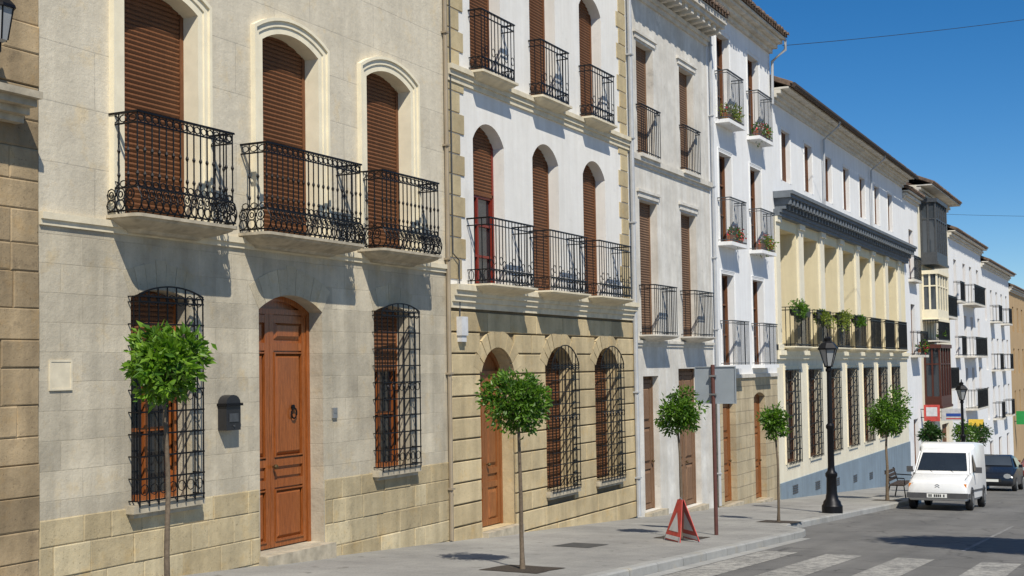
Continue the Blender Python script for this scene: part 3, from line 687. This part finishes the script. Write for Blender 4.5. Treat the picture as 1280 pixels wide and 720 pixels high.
for i in range(52):
    q = MB(); xx = x0+.12+i*.41; q.box(xx, xx+.17, -.48, .0, 6.25, 6.438); q.box(xx+.02, xx+.15, -.34, .0, 6.122, 6.25); q.build('bracket', M['greycor'], h)
cornice(h, x0, x1, 9.3, [(0, .12, .08), (.12, .22, .18), (.22, .33, .3)], 'cornice')
for c in bays: balcony(h, c, 1.95, 2.1, .42, 1.15, 'plain', 'cream', 'iron', thick=.8, sp=.12, br=.014)
roof(h, x0, x1, 9.7, over=.58)
q = MB(); q.path([(x0+.1, -.68, 9.74), (x1-.1, -.68, 9.68)], .075, 8); q.build('gutter', M['darkwood'], h)
for x in (43, 50.9):
    q = MB(); q.path([(x, -.66, 9.66), (x, -.6, 9.5), (x, -.1, 9.1), (x, -.08, 6.7)], .04, 6); q.build('drainpipe', M['pipe'], h)
for c in bays[:5]:
    q = MB(); zz = -2.3-(c-38)*.045
    for k in range(4): q.box(c-.3, c+.3, -.065, -.048, zz+k*.07, zz+k*.07+.04)
    q.build('cellar_vent', M['grey_iron'], h)

# ------------------------------------------------------------ far houses
def far_house(name, label, x0, x1, eave, wallm, ops, balcs, wm='brown', over=.35, cat='house'):
    h = thing(name, label, cat, (x0, 0, g(x0)))
    facade(h, 'wall', x0, x1, g(x1)-.5, eave, ops, M[wallm], .25)
    for op in ops: window(h, op, .2, 'glass' if rnd.random() < .6 else 'shutter', fm=wm, sm=wm, panes=(2, 2))
    for (c, w, z, pr) in balcs: balcony(h, c, w, z, pr, 1.05, 'thin', 'cornice', 'iron', sp=.15, thick=1.4, br=.014)
    cornice(h, x0, x1, eave-.35, [(0, .12, .1), (.12, .24, .2)], 'cornice')
    roof(h, x0, x1, eave, over=over)
    return h
far_house('white_house', 'narrow white house squeezed between the yellow building and the glazed bay house', 58.2, 62.0, 9.2, 'white2',
    [(60.1, 1.1, z, z+2.3, 0) for z in (1.9, 5.3)]+[(60.1, 1.2, -3.85, -1.0, 0)], [(60.1, 1.9, 1.9, .5), (60.1, 1.9, 5.3, .3)])
h = far_house('bay_window_house', 'house with stacked glazed bays, grey on top, cream, then red brown', 62.0, 71.5, 9.9, 'cream5',
    [(c, 1.1, z, z+2.2, 0) for z in (.2, 3.9, 6.9) for c in (68, 70.2)]+[(64.5, 2.2, -4.2, -1.3, 0), (68.9, 2.4, -4.5, -1.6, 0)], [(69.1, 3.6, 3.9, .5), (69.1, 3.6, .2, .5)], over=.75)
def bay(h, xa, xb, pr, z0, z1, fm, nx, label, gm='glassb'):
    f = MB(); f.box(xa, xb, -pr, .0, z0, z0+.45); f.box(xa-.06, xb+.06, -pr-.06, .0, z1-.18, z1); f.box(xa-.05, xb+.05, -pr-.05, .0, z0-.12, z0)
    for i in range(nx+1): x = xa+.04+(xb-xa-.08)*i/nx; f.box(x-.04, x+.04, -pr, -pr+.08, z0+.45, z1-.18)
    for x in (xa+.04, xb-.04):
        for y in (-pr/2, -.05): f.box(x-.04, x+.04, y-.04, y+.04, z0+.45, z1-.18)
    zm = z0+(z1-z0)*.68; f.box(xa+.01, xb-.01, -pr+.01, -pr+.07, zm-.03, zm+.03); f.box(xa+.01, xa+.07, -pr+.08, -.01, zm-.03, zm+.03)
    b = f.build('bay_window', M[fm], h, label=label)
    p = MB(); p.box(xa+.04, xb-.04, -pr+.05, -.02, z0+.45, z1-.18); p.build('pane', M[gm], b)
bay(h, 62.7, 66.0, .75, 6.3, 9.3, 'grey_iron', 5, 'grey framed glazed bay at the top')
bay(h, 62.7, 66.0, .72, 3.6, 5.9, 'cream', 4, 'cream framed glazed bay in the middle')
bay(h, 62.7, 66.0, .75, -.5, 2.4, 'redwood', 4, 'red brown glazed bay at the bottom', 'glass')
balcony(h, 64.4, 3.6, 2.6, .75, .95, 'thin', 'cornice', 'iron', br=.014)
far_house('balconied_white_house', 'white house with long black balconies beyond the glazed bay house', 71.5, 85.5, 8.6, 'white2',
    [(c, 1.1, z, z+2.3, 0) for z in (-1.1, 1.9, 4.9) for c in (74, 77.6, 80.4, 83.6)]+[(c, 1.8, -5.2, -2.4, 0) for c in (74.5, 79, 83)],
    [(79, 4.8, 4.9, .7), (79, 4.8, 1.9, .7), (79, 4.8, -1.1, .7), (74, 1.7, 1.9, .4), (83.6, 1.6, 1.9, .4), (74, 1.7, 4.9, .4)], over=.45)
far_house('plain_white_house', 'last white house of the row, with small grey balconies and a tiled roof', 85.5, 101.9, 7.9, 'white2',
    [(c, 1.1, z, z+2.1, 0) for z in (-2.2, 1.0, 4.2) for c in (87.5, 90.6, 93.7, 96.8, 99.9)]+[(c, 1.8, -6.2, -3.6, 0) for c in (88.5, 93.5, 98.5)],
    [(c, 2.0, z, .6) for z in (1.0, 4.2, -2.2) for c in (90.6, 96.8)], over=.5)
far_house('tan_house', 'tan ochre building at the far end, cut by the right edge', 101.9, 125, 7.1, 'tan',
    [(c, 1.1, z, z+1.9, 0) for z in (-2.6, .6, 3.8) for c in (104.5, 108, 111.5, 115, 118.5)], [], cat='building')

# ------------------------------------------------------------ ground
def sheet(name, xs, ya, yb, dz, mat):
    mb = MB()
    for a, b in zip(xs[:-1], xs[1:]):
        mb.add([(a, ya, g(a)+dz), (b, ya, g(b)+dz), (b, yb, g(b)+dz), (a, yb, g(a)+dz)], [(0, 1, 2, 3)])
    return struct(mb.build(name, M[mat]))
sheet('ground', [-700, -30, 118, 1500], -900, 900, -.16, 'earth')
sheet('road', [-120, -30, 118, 320], -9.35, 1.0, -.125, 'asph')
K1, K2 = -4.0, -3.25
mb = MB(); prof = [(-30, K1), (23.6, K1), (24.1, K1+.08), (24.9, K2-.12), (25.3, K2), (118, K2)]
for (a, ya), (b, yb) in zip(prof[:-1], prof[1:]):
    mb.add([(a, ya+.15, g(a)), (b, yb+.15, g(b)), (b, 1, g(b)), (a, 1, g(a))], [(0, 1, 2, 3)])
struct(mb.build('pavement', M['pave']))
mb = MB()
for (a, ya), (b, yb) in zip(prof[:-1], prof[1:]):
    q = .02
    mb.add([(a, ya, g(a)-.16), (b, yb, g(b)-.16), (b, yb, g(b)-q), (a, ya, g(a)-q), (b, yb+q, g(b)+.003), (a, ya+q, g(a)+.003), (b, yb+.16, g(b)+.003), (a, ya+.16, g(a)+.003)],
           [(0, 1, 2, 3), (3, 2, 4, 5), (5, 4, 6, 7)])
struct(mb.build('kerb', M['kerb']))
sheet('gutter', [-30, 23.4], K1-.2, K1-.004, -.121, 'kerb')
mb = MB(); mb.add([(-30, -9.35, g(-30)), (118, -9.35, g(118)), (118, -14, g(118)), (-30, -14, g(-30)), (-30, -9.35, g(-30)-.15), (118, -9.35, g(118)-.15)], [(0, 3, 2, 1), (0, 1, 5, 4)])
struct(mb.build('opposite_pavement', M['pave']))
mb = MB()
for d, w in ((5.5, .55), (4.5, .55), (3.42, .55), (2.2, .55)):
    a, b = 13.0, 20.2; y = -10+d; mb.add([(a, y-w/2, g(a)-.121), (b, y-w/2, g(b)-.121), (b, y+w/2, g(b)-.121), (a, y+w/2, g(a)-.121)], [(0, 1, 2, 3)])
struct(mb.build('crossing_marking', M['paint']))
mb = MB(); a, b = 22.0, 30; y = -7.0; mb.add([(a, y-.035, g(a)-.121), (b, y-.035, g(b)-.121), (b, y+.035, g(b)-.121), (a, y+.035, g(a)-.121)], [(0, 1, 2, 3)])
struct(mb.build('road_marking', M['paintw']))
mb = MB(); TR = [(7.9, -2.9), (14.2, -2.9), (20.5, -2.75), (26.0, -2.9), (38.6, -2.7)]
for (x, y) in TR:
    n = 16; vs = []
    for k in range(n):
        a = 2*PI*k/n; c, s = math.cos(a), math.sin(a); f = .5/max(abs(c), abs(s))*(.86+.08*rnd.random()); vs.append((x+c*f*.9, y+s*f*.85, g(x+c*f*.9)+.006))
    mb.add(vs, [tuple(range(n))])
struct(mb.build('tree_pits', M['soil']))
mb = MB(); x, y = 18.0, -2.0
mb.add([(x-.4, y-.3, g(x-.4)+.005), (x+.4, y-.3, g(x+.4)+.005), (x+.4, y+.3, g(x+.4)+.005), (x-.4, y+.3, g(x-.4)+.005)], [(0, 1, 2, 3)])
tag(mb.build('manhole_cover', M['grey_iron']), 'rectangular grey utility cover set in the pavement before the ochre stone house', 'manhole cover')

# ------------------------------------------------------------ vegetation
def leafs(mb, n, c, rad, size, seed, lump=.25, hollow=.35, aspect=.24, clumps=0):
    r_ = random.Random(seed); dirs = [(Vector((r_.gauss(0, 1), r_.gauss(0, 1), r_.gauss(0, 1)))).normalized() for _ in range(16)]; amp = [r_.uniform(-lump, lump) for _ in dirs]
    cl = []
    for _ in range(clumps):
        d = Vector((r_.gauss(0, 1), r_.gauss(0, 1), r_.gauss(0, 1))).normalized(); rr = r_.uniform(.35, 1.0)
        rr *= 1+sum(a*max(0, d.dot(q))**6 for a, q in zip(amp, dirs))
        cl.append((d*rr, d))
    for i in range(n):
        if cl:
            cc, d = cl[i % len(cl)]; o = Vector((r_.gauss(0, .13), r_.gauss(0, .13), r_.gauss(0, .13))); p0 = cc+o; d = (d*.6+o*4).normalized()
            p = Vector((c[0]+p0.x*rad[0]*.93, c[1]+p0.y*rad[1]*.93, c[2]+p0.z*rad[2]*.93))
        else:
            d = Vector((r_.gauss(0, 1), r_.gauss(0, 1), r_.gauss(0, 1))).normalized()
            k = 1+sum(a*max(0, d.dot(q))**6 for a, q in zip(amp, dirs))*1.3
            rr = (hollow+(1-hollow)*r_.random()**.6)*k*(1+.08*r_.gauss(0, 1))
            p = Vector((c[0]+d.x*rad[0]*rr, c[1]+d.y*rad[1]*rr, c[2]+d.z*rad[2]*rr))
        ax = (d+Vector((r_.gauss(0, .6), r_.gauss(0, .6), r_.gauss(0, .6)-.15))).normalized(); sd_ = ax.cross(Vector((r_.gauss(0, 1), r_.gauss(0, 1), r_.gauss(0, 1)))).normalized(); nn = ax.cross(sd_)
        L = size*r_.uniform(.65, 1.35); w = L*aspect
        mb.add([p, p+ax*L*.45+sd_*w+nn*w*.4, p+ax*L-nn*w*.5, p+ax*L*.45-sd_*w+nn*w*.4], [(0, 1, 2), (0, 2, 3)])
GT = 'young orange trees along the pavement'
def tree(x, y, zc, rad, n, size, seed, label, base_r=.028, lean=(0, 0), mat='leaf', group=GT, name='orange_tree', cat='tree', rz=1.0, clumps=60, lump=.35, hollow=.2):
    z = g(x); t = thing(name, label, cat, (x, y, z), group); r_ = random.Random(seed)
    top = Vector((x+lean[0], y+lean[1], zc-rad*.35)); pts = []; N = 9
    for i in range(N+1):
        f = i/N; b = .03*math.sin(f*7+seed)+.018*math.sin(f*13+seed*2); pts.append((x+lean[0]*f*f+b, y+lean[1]*f*f+b*.6, z-.03+(top.z-z)*f))
    p = MB(); p.path(pts, [base_r*(1.25-.55*i/N)*(1.35 if i == 0 else 1) for i in range(N+1)], 8)
    tp = Vector(pts[-1])
    for k in range(9):
        a = k*2*PI/9+r_.random(); e = Vector((math.cos(a)*rad*.75, math.sin(a)*rad*.75, rad*r_.uniform(.2, 1.15)))
        p.path([tp-Vector((0, 0, .06*k/8)), tp+e*.5+Vector((0, 0, .03)), tp+e], [base_r*.5, base_r*.35, base_r*.12], 5)
    p.build('trunk', M['bark'], t, 60)
    c = MB(); leafs(c, n, (x+lean[0], y+lean[1], zc), (rad, rad, rad*rz), size, seed, lump, hollow, clumps=clumps); c.build('crown', M[mat], t)
    return t
tree(7.9, -2.9, 1.66, .30, 2300, .078, 41, 'nearest small orange tree, in front of the left grilled window', .022, (-.03, 0), 'leafb', rz=1.0, clumps=70, lump=.6)
tree(14.2, -2.9, 1.16, .41, 3400, .068, 12, 'round orange tree before the arched orange brown door', .024, (-.06, 0), rz=.92, clumps=100, lump=.45)
tree(20.5, -2.75, .74, .385, 2600, .072, 13, 'small orange tree directly behind the triangular warning sign', .024, (-.1, 0), rz=.92, clumps=85, lump=.45)
tree(26.0, -2.9, .42, .35, 1400, .08, 14, 'small thin orange tree in front of the tall white house', .024, (-.05, 0), 'leaf', rz=.95, clumps=45, lump=.5)
tree(38.6, -2.7, -.05, .62, 3600, .10, 15, 'larger orange tree just left of the white van beside the bench', .04, (.25, 0), 'leaf', rz=.98, clumps=110, lump=.35)
tree(46.8, -2.7, -.95, .42, 900, .12, 16, 'small dark orange tree rising behind the white van', .03, mat='leafd')
tree(55.2, -2.7, -1.45, .5, 900, .12, 17, 'small orange tree between the white van and the dark car', .03, mat='leaf')
tree(60.5, -2.7, -1.7, .55, 900, .12, 18, 'furthest orange tree, above the dark car', .03, mat='leafd')
tree(19.6, -12.0, 5.9, 1.35, 14000, .26, 30, 'unseen leafy tree on the opposite pavement, added for its shadow on the road', .12, mat='leafd', name='shadow_tree', group=None, clumps=0, lump=.2)  # tree outside the view, added with a dense crown to shade the road

def pot(x, y, z, label, w=.6, fl='flower', n=130, lm='leaf', sz=.07, hh=.18, nf=60, name='flower_box', bm='pot', cat='flower box', dz=.18, ry=.17):
    t = thing(name, label, cat, (x, y, z))
    p = MB(); p.add([(x-w/2+.03, y-.07, z), (x+w/2-.03, y-.07, z), (x+w/2-.03, y+.07, z), (x-w/2+.03, y+.07, z), (x-w/2, y-.09, z+.16), (x+w/2, y-.09, z+.16), (x+w/2, y+.09, z+.16), (x-w/2, y+.09, z+.16)],
        [(0, 3, 2, 1), (0, 1, 5, 4), (1, 2, 6, 5), (2, 3, 7, 6), (3, 0, 4, 7), (4, 5, 6, 7)]); p.build('box', M[bm], t)
    c = MB(); leafs(c, n, (x, y-.02, z+dz), (w*.58, ry, hh), sz, int(x*10)+int(z*7), .5, .1); c.build('foliage', M[lm], t)
    if nf:
        c = MB(); leafs(c, nf, (x, y-.03, z+.2), (w*.55, .18, hh*1.0), sz*.9, int(x*10)+3, .3, .5); c.build('blossom', M[fl], t)
pot(32.25, -.2, 7.90, 'yellow green flower box on the top left balcony of the tall white house', 1.2, n=600, lm='leafy', hh=.3, nf=25, sz=.08)
pot(35.1, -.2, 7.90, 'red flower box on the top right balcony of the tall white house', 1.1, n=450, nf=90, hh=.24, sz=.08)
pot(32.3, -.2, 4.75, 'red flowers in a box on the middle left balcony of the tall white house', 1.0, n=400, nf=80, hh=.24, sz=.08)
pot(35.1, -.2, 4.75, 'yellow green plants on the middle right balcony of the tall white house', 1.1, n=480, lm='leafy', nf=50, hh=.3, sz=.08)
nm = ['first', 'second', 'third', 'fourth']
for i in range(4):
    pot(bays[i]+.05, -.33, 3.0, '%s planter from the left on the balcony rails of the yellow building' % nm[i], 1.85, n=900, lm='leafy' if i in (1, 2) else 'leaf', nf=0, hh=(.30, .24, .26, .2)[i], sz=.09, name='planter', bm='plastic', cat='planter', dz=(.16, .08, .1, .06)[i], ry=.14)
pot(60.1, -.35, 2.0, 'pink flower box on the balcony of the narrow white house', 1.3, n=200, nf=60, hh=.3, sz=.12)
pot(64.6, -.55, 2.7, 'leafy planter above the red brown glazed bay', 1.6, n=200, nf=0, hh=.3, sz=.12, name='planter', bm='plastic', cat='planter')

# ------------------------------------------------------------ street lamps
def lamp(x, y, label, H=4.25):
    z = g(x); t = thing('street_lamp', label, 'street lamp', (x, y, z), 'black cast iron street lamps'); n = 14
    p = MB(); p.lathe(x, y, z-.03, [(.24, 0), (.24, .2), (.21, .24), (.2, .3), (.15, .36), (.125, .5), (.115, .85), (.14, .9), (.14, .96), (.09, 1.02), (.08, 1.1)], n); p.build('base', M['iron'], t, 35)
    p = MB(); p.lathe(x, y, z+1.05, [(.08, 0), (.075, .9), (.10, .94), (.10, 1.0), (.06, 1.05), (.05, H-2.0), (.075, H-1.97), (.075, H-1.92), (.04, H-1.88), (.04, H-1.82)], 12); p.build('pole', M['iron'], t, 35)
    zt = z+H-.8
    p = MB(); p.lathe(x, y, zt, [(.09, 0), (.2, .38), (.0, .385)], 6); p.build('lamp_glass', M['lampglass'], t)
    p = MB(); p.lathe(x, y, zt+.38, [(.25, 0), (.25, .04), (.15, .16), (.08, .2), (.09, .27), (.03, .31), (.02, .4), (.0, .42)], 6); p.lathe(x, y, zt-.05, [(.04, 0), (.11, .03), (.11, .05)], 6)
    for j in range(6): a = j*PI/3; p.bar((x+.095*math.cos(a), y+.095*math.sin(a), zt), (x+.208*math.cos(a), y+.208*math.sin(a), zt+.38), .012)
    p.build('lantern_frame', M['iron'], t)
lamp(30.3, -3.0, 'tall black cast iron street lamp in front of the yellow building')
lamp(52.6, -3.0, 'more distant black street lamp, above the right side of the white van')

# ------------------------------------------------------------ sign post with grey panels (backs)
x, y = 21.5, -3.02; z = g(x)
t = thing('sign_post', 'brown pole carrying two plain grey rectangular sign panels seen from behind', 'sign', (x, y, z))
p = MB(); p.path([(x, y, z-.02), (x, y, z+2.95)], .034, 10); p.build('pole', M['rustpole'], t, 40)
for (a, b) in ((y-.40, y-.005), (y+.005, y+.34)):
    p = MB(); p.box(x+.04, x+.05, a, b, z+2.27, z+2.92)
    for (c, d, e, f) in ((a, b, z+2.27, z+2.285), (a, b, z+2.905, z+2.92), (a, a+.015, z+2.285, z+2.905), (b-.015, b, z+2.285, z+2.905)): p.box(x+.025, x+.04, c, d, e, f)
    p.build('sign_panel', M['signback'], t)
for zz in (2.42, 2.74):
    p = MB(); p.box(x-.04, x+.024, y-.06, y+.06, z+zz, z+zz+.03); p.build('clamp', M['steel'], t)

# ------------------------------------------------------------ folding warning sign (seen obliquely)
x, y = 19.75, -3.0; z = g(x)
t = thing('warning_sign', 'folding red and white triangular roadworks sign standing at the kerb', 'sign', (x, y, z), local=True)
for s, nmn in ((-1, 'front_panel'), (1, 'rear_panel')):
    xa = lambda q, s=s: s*(.17-.24*q)
    def P3(yy, zz, dx=0): return (xa(zz)+dx, yy, .02+zz)
    def quad(zz0, zz1, w0, w1, t0, t1):
        return [P3(-w0, zz0, t0), P3(w0, zz0, t0), P3(w1, zz1, t0), P3(-w1, zz1, t0), P3(-w0, zz0, t1), P3(w0, zz0, t1), P3(w1, zz1, t1), P3(-w1, zz1, t1)]
    F6 = [(0, 1, 2, 3), (7, 6, 5, 4), (0, 4, 5, 1), (1, 5, 6, 2), (2, 6, 7, 3), (3, 7, 4, 0)]
    p = MB(); p.add(quad(0, .65, .29, .08, 0, .012), F6); o = p.build(nmn, M['signred'], t)
    for dx in (-.004, .016):
        p = MB(); p.add([P3(-.17, .15, dx), P3(.17, .15, dx), P3(0, .45, dx)], [(0, 1, 2)]); p.build('white_field', M['signwhite'], o)
        p = MB(); p.add([P3(-.27, .02, dx*1.1), P3(.27, .02, dx*1.1), P3(.255, .08, dx*1.1), P3(-.255, .08, dx*1.1)], [(0, 1, 2, 3)]); p.build('white_band', M['signwhite'], o)
for s in (-1, 1):
    for q in (-.26, .26): p = MB(); p.bar((s*.18, q, 0), (s*.155, q*.9, .1), .012); p.build('foot', M['steel'], t)
p = MB(); p.path([(0, -.05, .66), (0, 0, .70), (0, .05, .66)], .01, 5); p.build('handle', M['steel'], t)
t.rotation_euler = (0, 0, R(-44))

# ------------------------------------------------------------ bench
x, y = 41.6, -2.55; z = g(x)
t = thing('park_bench', 'dark slatted bench on the pavement between the orange tree and white van', 'bench', (x, y, z))
p = MB()
for i in range(4): p.box(x-.8, x+.8, y-.25+i*.12, y-.16+i*.12, z+.43, z+.46)
p.build('seat', M['darkwood'], t)
p = MB()
for i in range(3): p.box(x-.8, x+.8, y+.24+i*.03, y+.27+i*.03, z+.52+i*.12, z+.61+i*.12)
p.build('backrest', M['darkwood'], t)
for s in (-1, 1):
    p = MB(); xx = x+s*.68; p.path([(xx, y-.27, g(xx)), (xx, y-.22, z+.42), (xx, y+.2, z+.42), (xx, y+.34, z+.88)], .022, 6); p.path([(xx, y+.2, z+.42), (xx, y+.3, g(xx))], .022, 6); p.path([(xx, y-.25, z+.42), (xx, y-.24, z+.64), (xx, y+.25, z+.66)], .018, 6); p.build('leg', M['iron'], t, 50)

# ------------------------------------------------------------ vehicles
def loft(mb, secs):
    rings = []
    for (x, w, zb, zbelt, zt, wt) in secs:
        half = [(w-.08, zb), (w, zb+.08), (w, (zb+zbelt)/2+.02), (w-.01, zbelt), (wt, zt-.07), (wt-.03, zt-.025), (wt-.1, zt)]
        rings.append([(x, a, b) for a, b in half]+[(x, -a, b) for a, b in reversed(half)])
    n = len(rings[0]); vs = [v for r_ in rings for v in r_]; fs = []
    for i in range(len(rings)-1):
        for j in range(n): fs.append((i*n+j, i*n+(j+1) % n, (i+1)*n+(j+1) % n, (i+1)*n+j))
    fs.append(tuple(reversed(range(n)))); fs.append(tuple(range((len(rings)-1)*n, len(rings)*n)))
    mb.add(vs, fs)
def wheel(t, x, y, r=.29, s=1):
    w = MB(); w.lathe(x, y, r, [(r*.62, .0), (r*.93, -.01*s), (r, .03*s), (r, .13*s), (r*.9, .17*s), (r*.6, .17*s)] if s > 0 else [(r*.6, -.17), (r*.9, -.17), (r, -.13), (r, -.03), (r*.93, .01), (r*.62, 0)], 22, 'y'); o = w.build('wheel', M['rubber'], t, 40)
    q = MB(); q.lathe(x, y, r, [(r*.62, .0), (r*.62, .176*s), (r*.5, .165*s), (r*.2, .178*s), (0.001, .18*s)] if s > 0 else [(.001, -.18), (r*.2, -.178), (r*.5, -.165), (r*.62, -.176), (r*.62, 0)], 16, 'y'); q.build('rim', M['steel'], o, 40)
def place(t, x, d, rz=0):
    t.location = (x, -10+d, g(x)-.124); t.rotation_euler = (0, math.atan(SL), rz)
t = thing('white_van', 'small old white van parked facing the camera by the bench', 'van', (0, 0, 0), local=True)
S = [(0.0, .66, .36, .52, .70, .62), (.05, .76, .30, .6, .77, .68), (.12, .79, .26, .68, .82, .72), (.78, .80, .24, .86, .95, .75), (.93, .80, .24, .92, 1.0, .74), (1.50, .80, .24, .95, 1.59, .66), (1.62, .80, .24, .96, 1.65, .68), (1.82, .80, .24, 1.0, 1.70, .70), (1.92, .80, .24, 1.05, 1.80, .74), (2.2, .80, .24, 1.1, 1.85, .76), (3.85, .80, .26, 1.1, 1.84, .76), (3.98, .77, .3, 1.0, 1.76, .71)]
p = MB(); loft(p, S); body = p.build('body', M['carwhite'], t, 32)
def q4(mb, *v): mb.add(v, [tuple(range(len(v)))])
p = MB(); q4(p, (.985, -.66, 1.045), (.985, .66, 1.045), (1.445, .575, 1.525), (1.445, -.575, 1.525))
p.v = [(a-.022, b, c+.022) for a, b, c in p.v]; p.build('windscreen', M['glass'], t)
for s in (-1, 1):
    p = MB(); f = lambda xx, zz: (xx, s*(.805-(zz-.96)/(1.6-.96)*.115+.006), zz)
    q4(p, f(1.22, 1.02), f(2.05, 1.02), f(2.05, 1.5), f(1.62, 1.5)); p.build('side_window', M['glass'], t)
    p = MB(); p.box(.035, .07, s*.5-.15, s*.5+.15, .56, .73); p.build('headlight', M['headlamp'], t)
    p = MB(); p.box(.05, .10, *sorted((s*.655, s*.745)), .56, .72); p.build('indicator', M['amber'], t)
    p = MB(); p.box(1.22, 1.30, *sorted((s*.84, s*1.0)), 1.0, 1.16); p.bar((1.27, s*.78, 1.02), (1.27, s*.86, 1.06), .015); p.build('wing_mirror', M['bumper'], t)
    p = MB(); p.box(.9, 3.6, *sorted((s*.8, s*.815)), .50, .55); p.build('side_trim', M['bumper'], t)
    for xx in (.72, 3.22):
        wheel(t, xx, s*.66, .29, s)
        p = MB(); p.path([(xx+.33*math.cos(a*PI/8), s*.80, .29+.33*math.sin(a*PI/8)) for a in range(9)], .02, 6); p.build('wheel_arch', M['bumper'], t)
p = MB(); p.box(.02, .045, -.34, .34, .57, .72)
for i in range(4): p.box(.008, .02, -.33, .33, .585+i*.035, .598+i*.035)
gr = p.build('grille', M['ink'], t)
p = MB()
for dz in (0, .05):
    p.prism([(-.06, .60+dz), (0, .635+dz), (.06, .60+dz), (.06, .625+dz), (0, .66+dz), (-.06, .625+dz)], 0, .01)
p.v = [(b-.002, a, c) for a, b, c in p.v]; p.build('chevron_emblem', M['steel'], gr)
p = MB(); p.box(-.06, .10, -.78, .78, .33, .47); p.box(.1, .35, -.815, -.76, .35, .46); p.box(.1, .35, .76, .815, .35, .46); bm_ = p.build('bumper', M['bumper'], t)
p = MB(); p.box(-.075, -.061, -.26, .26, .345, .455); p.build('number_plate', M['plate'], bm_)
p = MB()
for i, xx in enumerate((-.2, -.11, -.06, -.01, .04, .13, .18)): p.box(-.079, -.0755, xx, xx+.035, .365, .435)
p.build('plate_characters', M['ink'], bm_)
for s in (-.3, .25):
    p = MB(); p.path([(.935, s, 1.0), (1.1, s+.25, 1.2)], .008, 4); p.build('wiper', M['ink'], t)
for s in (-1, 1):
    p = MB(); p.path([(.93, s*.745, .99), (1.48, s*.665, 1.58)], .02, 5); p.build('pillar_trim', M['carwhite'], t)
p = MB(); p.path([(.16, -.70, .835), (.80, -.72, .955), (.80, .72, .955), (.16, .70, .835)], .006, 4); p.build('bonnet_seam', M['bumper'], t)
place(t, 36.0, 5.5)
t = thing('dark_car', 'small dark hatchback parked behind the white van', 'car', (0, 0, 0), local=True)
S = [(0.0, .66, .3, .5, .6, .6), (.06, .78, .24, .58, .68, .68), (.2, .82, .2, .66, .76, .72), (.95, .84, .18, .84, .92, .75), (1.1, .84, .18, .88, .97, .74), (1.75, .84, .18, .9, 1.38, .60), (2.2, .84, .18, .92, 1.44, .60), (3.1, .84, .18, .94, 1.40, .60), (3.65, .83, .2, .95, 1.1, .66), (3.8, .78, .28, .8, .9, .66)]
def car(t, body):
    p = MB(); loft(p, S); p.build('body', body, t, 32)
    p = MB(); q4(p, (1.13, -.66, .985), (1.13, .66, .985), (1.72, .53, 1.35), (1.72, -.53, 1.35)); p.v = [(a-.02, b, c+.025) for a, b, c in p.v]; p.build('windscreen', M['glassb'], t)
    for s in (-1, 1):
        p = MB(); f = lambda xx, zz: (xx, s*(.83-(zz-.9)/(1.37-.9)*.225+.012), zz)
        q4(p, f(1.45, .97), f(3.3, .97), f(2.95, 1.32), f(1.85, 1.32)); p.build('side_window', M['glass'], t)
        p = MB(); p.lathe(.0, 0, 0, [(.12, .02), (.12, -.02)], 12, 'y'); p.v = [(.02+b*1.2, s*.58+a*1.2, .60+c*.8) for a, b, c in p.v]; p.build('headlight', M['headlamp'], t)
        p = MB(); p.box(1.4, 1.5, *sorted((s*.87, s*1.02)), .93, 1.05); p.build('wing_mirror', body, t)
        for xx in (.75, 3.15): wheel(t, xx, s*.69, .29, s)
    p = MB(); p.box(-.02, .04, -.35, .35, .36, .5); gr = p.build('grille', M['ink'], t)
    p = MB(); p.box(-.035, -.021, -.25, .25, .37, .47); p.build('number_plate', M['plate'], gr)
car(t, M['cardark']); place(t, 54.0, 6.15)
t = thing('red_car', 'tiny distant maroon car at the right edge beyond the dark hatchback', 'car', (0, 0, 0), local=True)
car(t, simple('maroon_car_paint', (.2, .03, .02), .25, .1, 2, 0, 0, .6)); place(t, 76, 6.4)

# ------------------------------------------------------------ shop signs
def hsign(x, z, w, hh, m, label, marks=None, name='shop_sign'):
    t = thing(name, label, 'sign', (x, -.1, z)); p = MB(); p.box(x-.04, x+.04, -.15-w, -.15, z, z+hh); p.build('board', M[m], t)
    p = MB(); p.box(x-.02, x+.02, -.15, .02, z+hh*.7, z+hh*.75); p.box(x-.02, x+.02, -.15, .02, z+hh*.2, z+hh*.25); p.build('bracket', M['iron'], t)
    if marks:
        for k, (mm, a, b, c, d) in enumerate(marks):
            p = MB(); p.box(x-.046, x-.0405, -.15-w*b, -.15-w*a, z+hh*c, z+hh*d); p.build('emblem', M[mm], t)
hsign(61.4, -1.15, .7, .75, 'signred', 'square red projecting sign with a pale middle on the narrow white house', [('signwhite', .15, .85, .3, .85)])
hsign(66.6, -1.35, 1.15, .6, 'signwhite', 'white projecting sign with a blue mark below the glazed bays', [('signblue', .2, .8, .35, .6), ('signred', .2, .8, .12, .22)])
hsign(76.5, -2.2, .8, .5, 'signyellow', 'yellow projecting sign under the long black balconies')
hsign(103, -3.2, 1.1, 1.0, 'signgreen', 'green projecting sign on the far tan building')

# ------------------------------------------------------------ overhead cables
def cable(a, b, label, sag=.25, r=.012):
    a, b = Vector(a), Vector(b); p = MB(); p.path([a.lerp(b, i/16)-Vector((0, 0, sag*4*(i/16)*(1-i/16))) for i in range(17)], r, 5); tag(p.build('overhead_cable', M['ink']), label, 'cable')
cable((36.8, -.4, 10.9), (55.9, -13.5, 15.9), 'thin cable rising across the blue sky from the tall white house eaves', .25, .009)
cable((67.2, -.5, 9.0), (68.3, -13, 8.2), 'thin distant cable crossing low over the far end of the street', .1, .008)
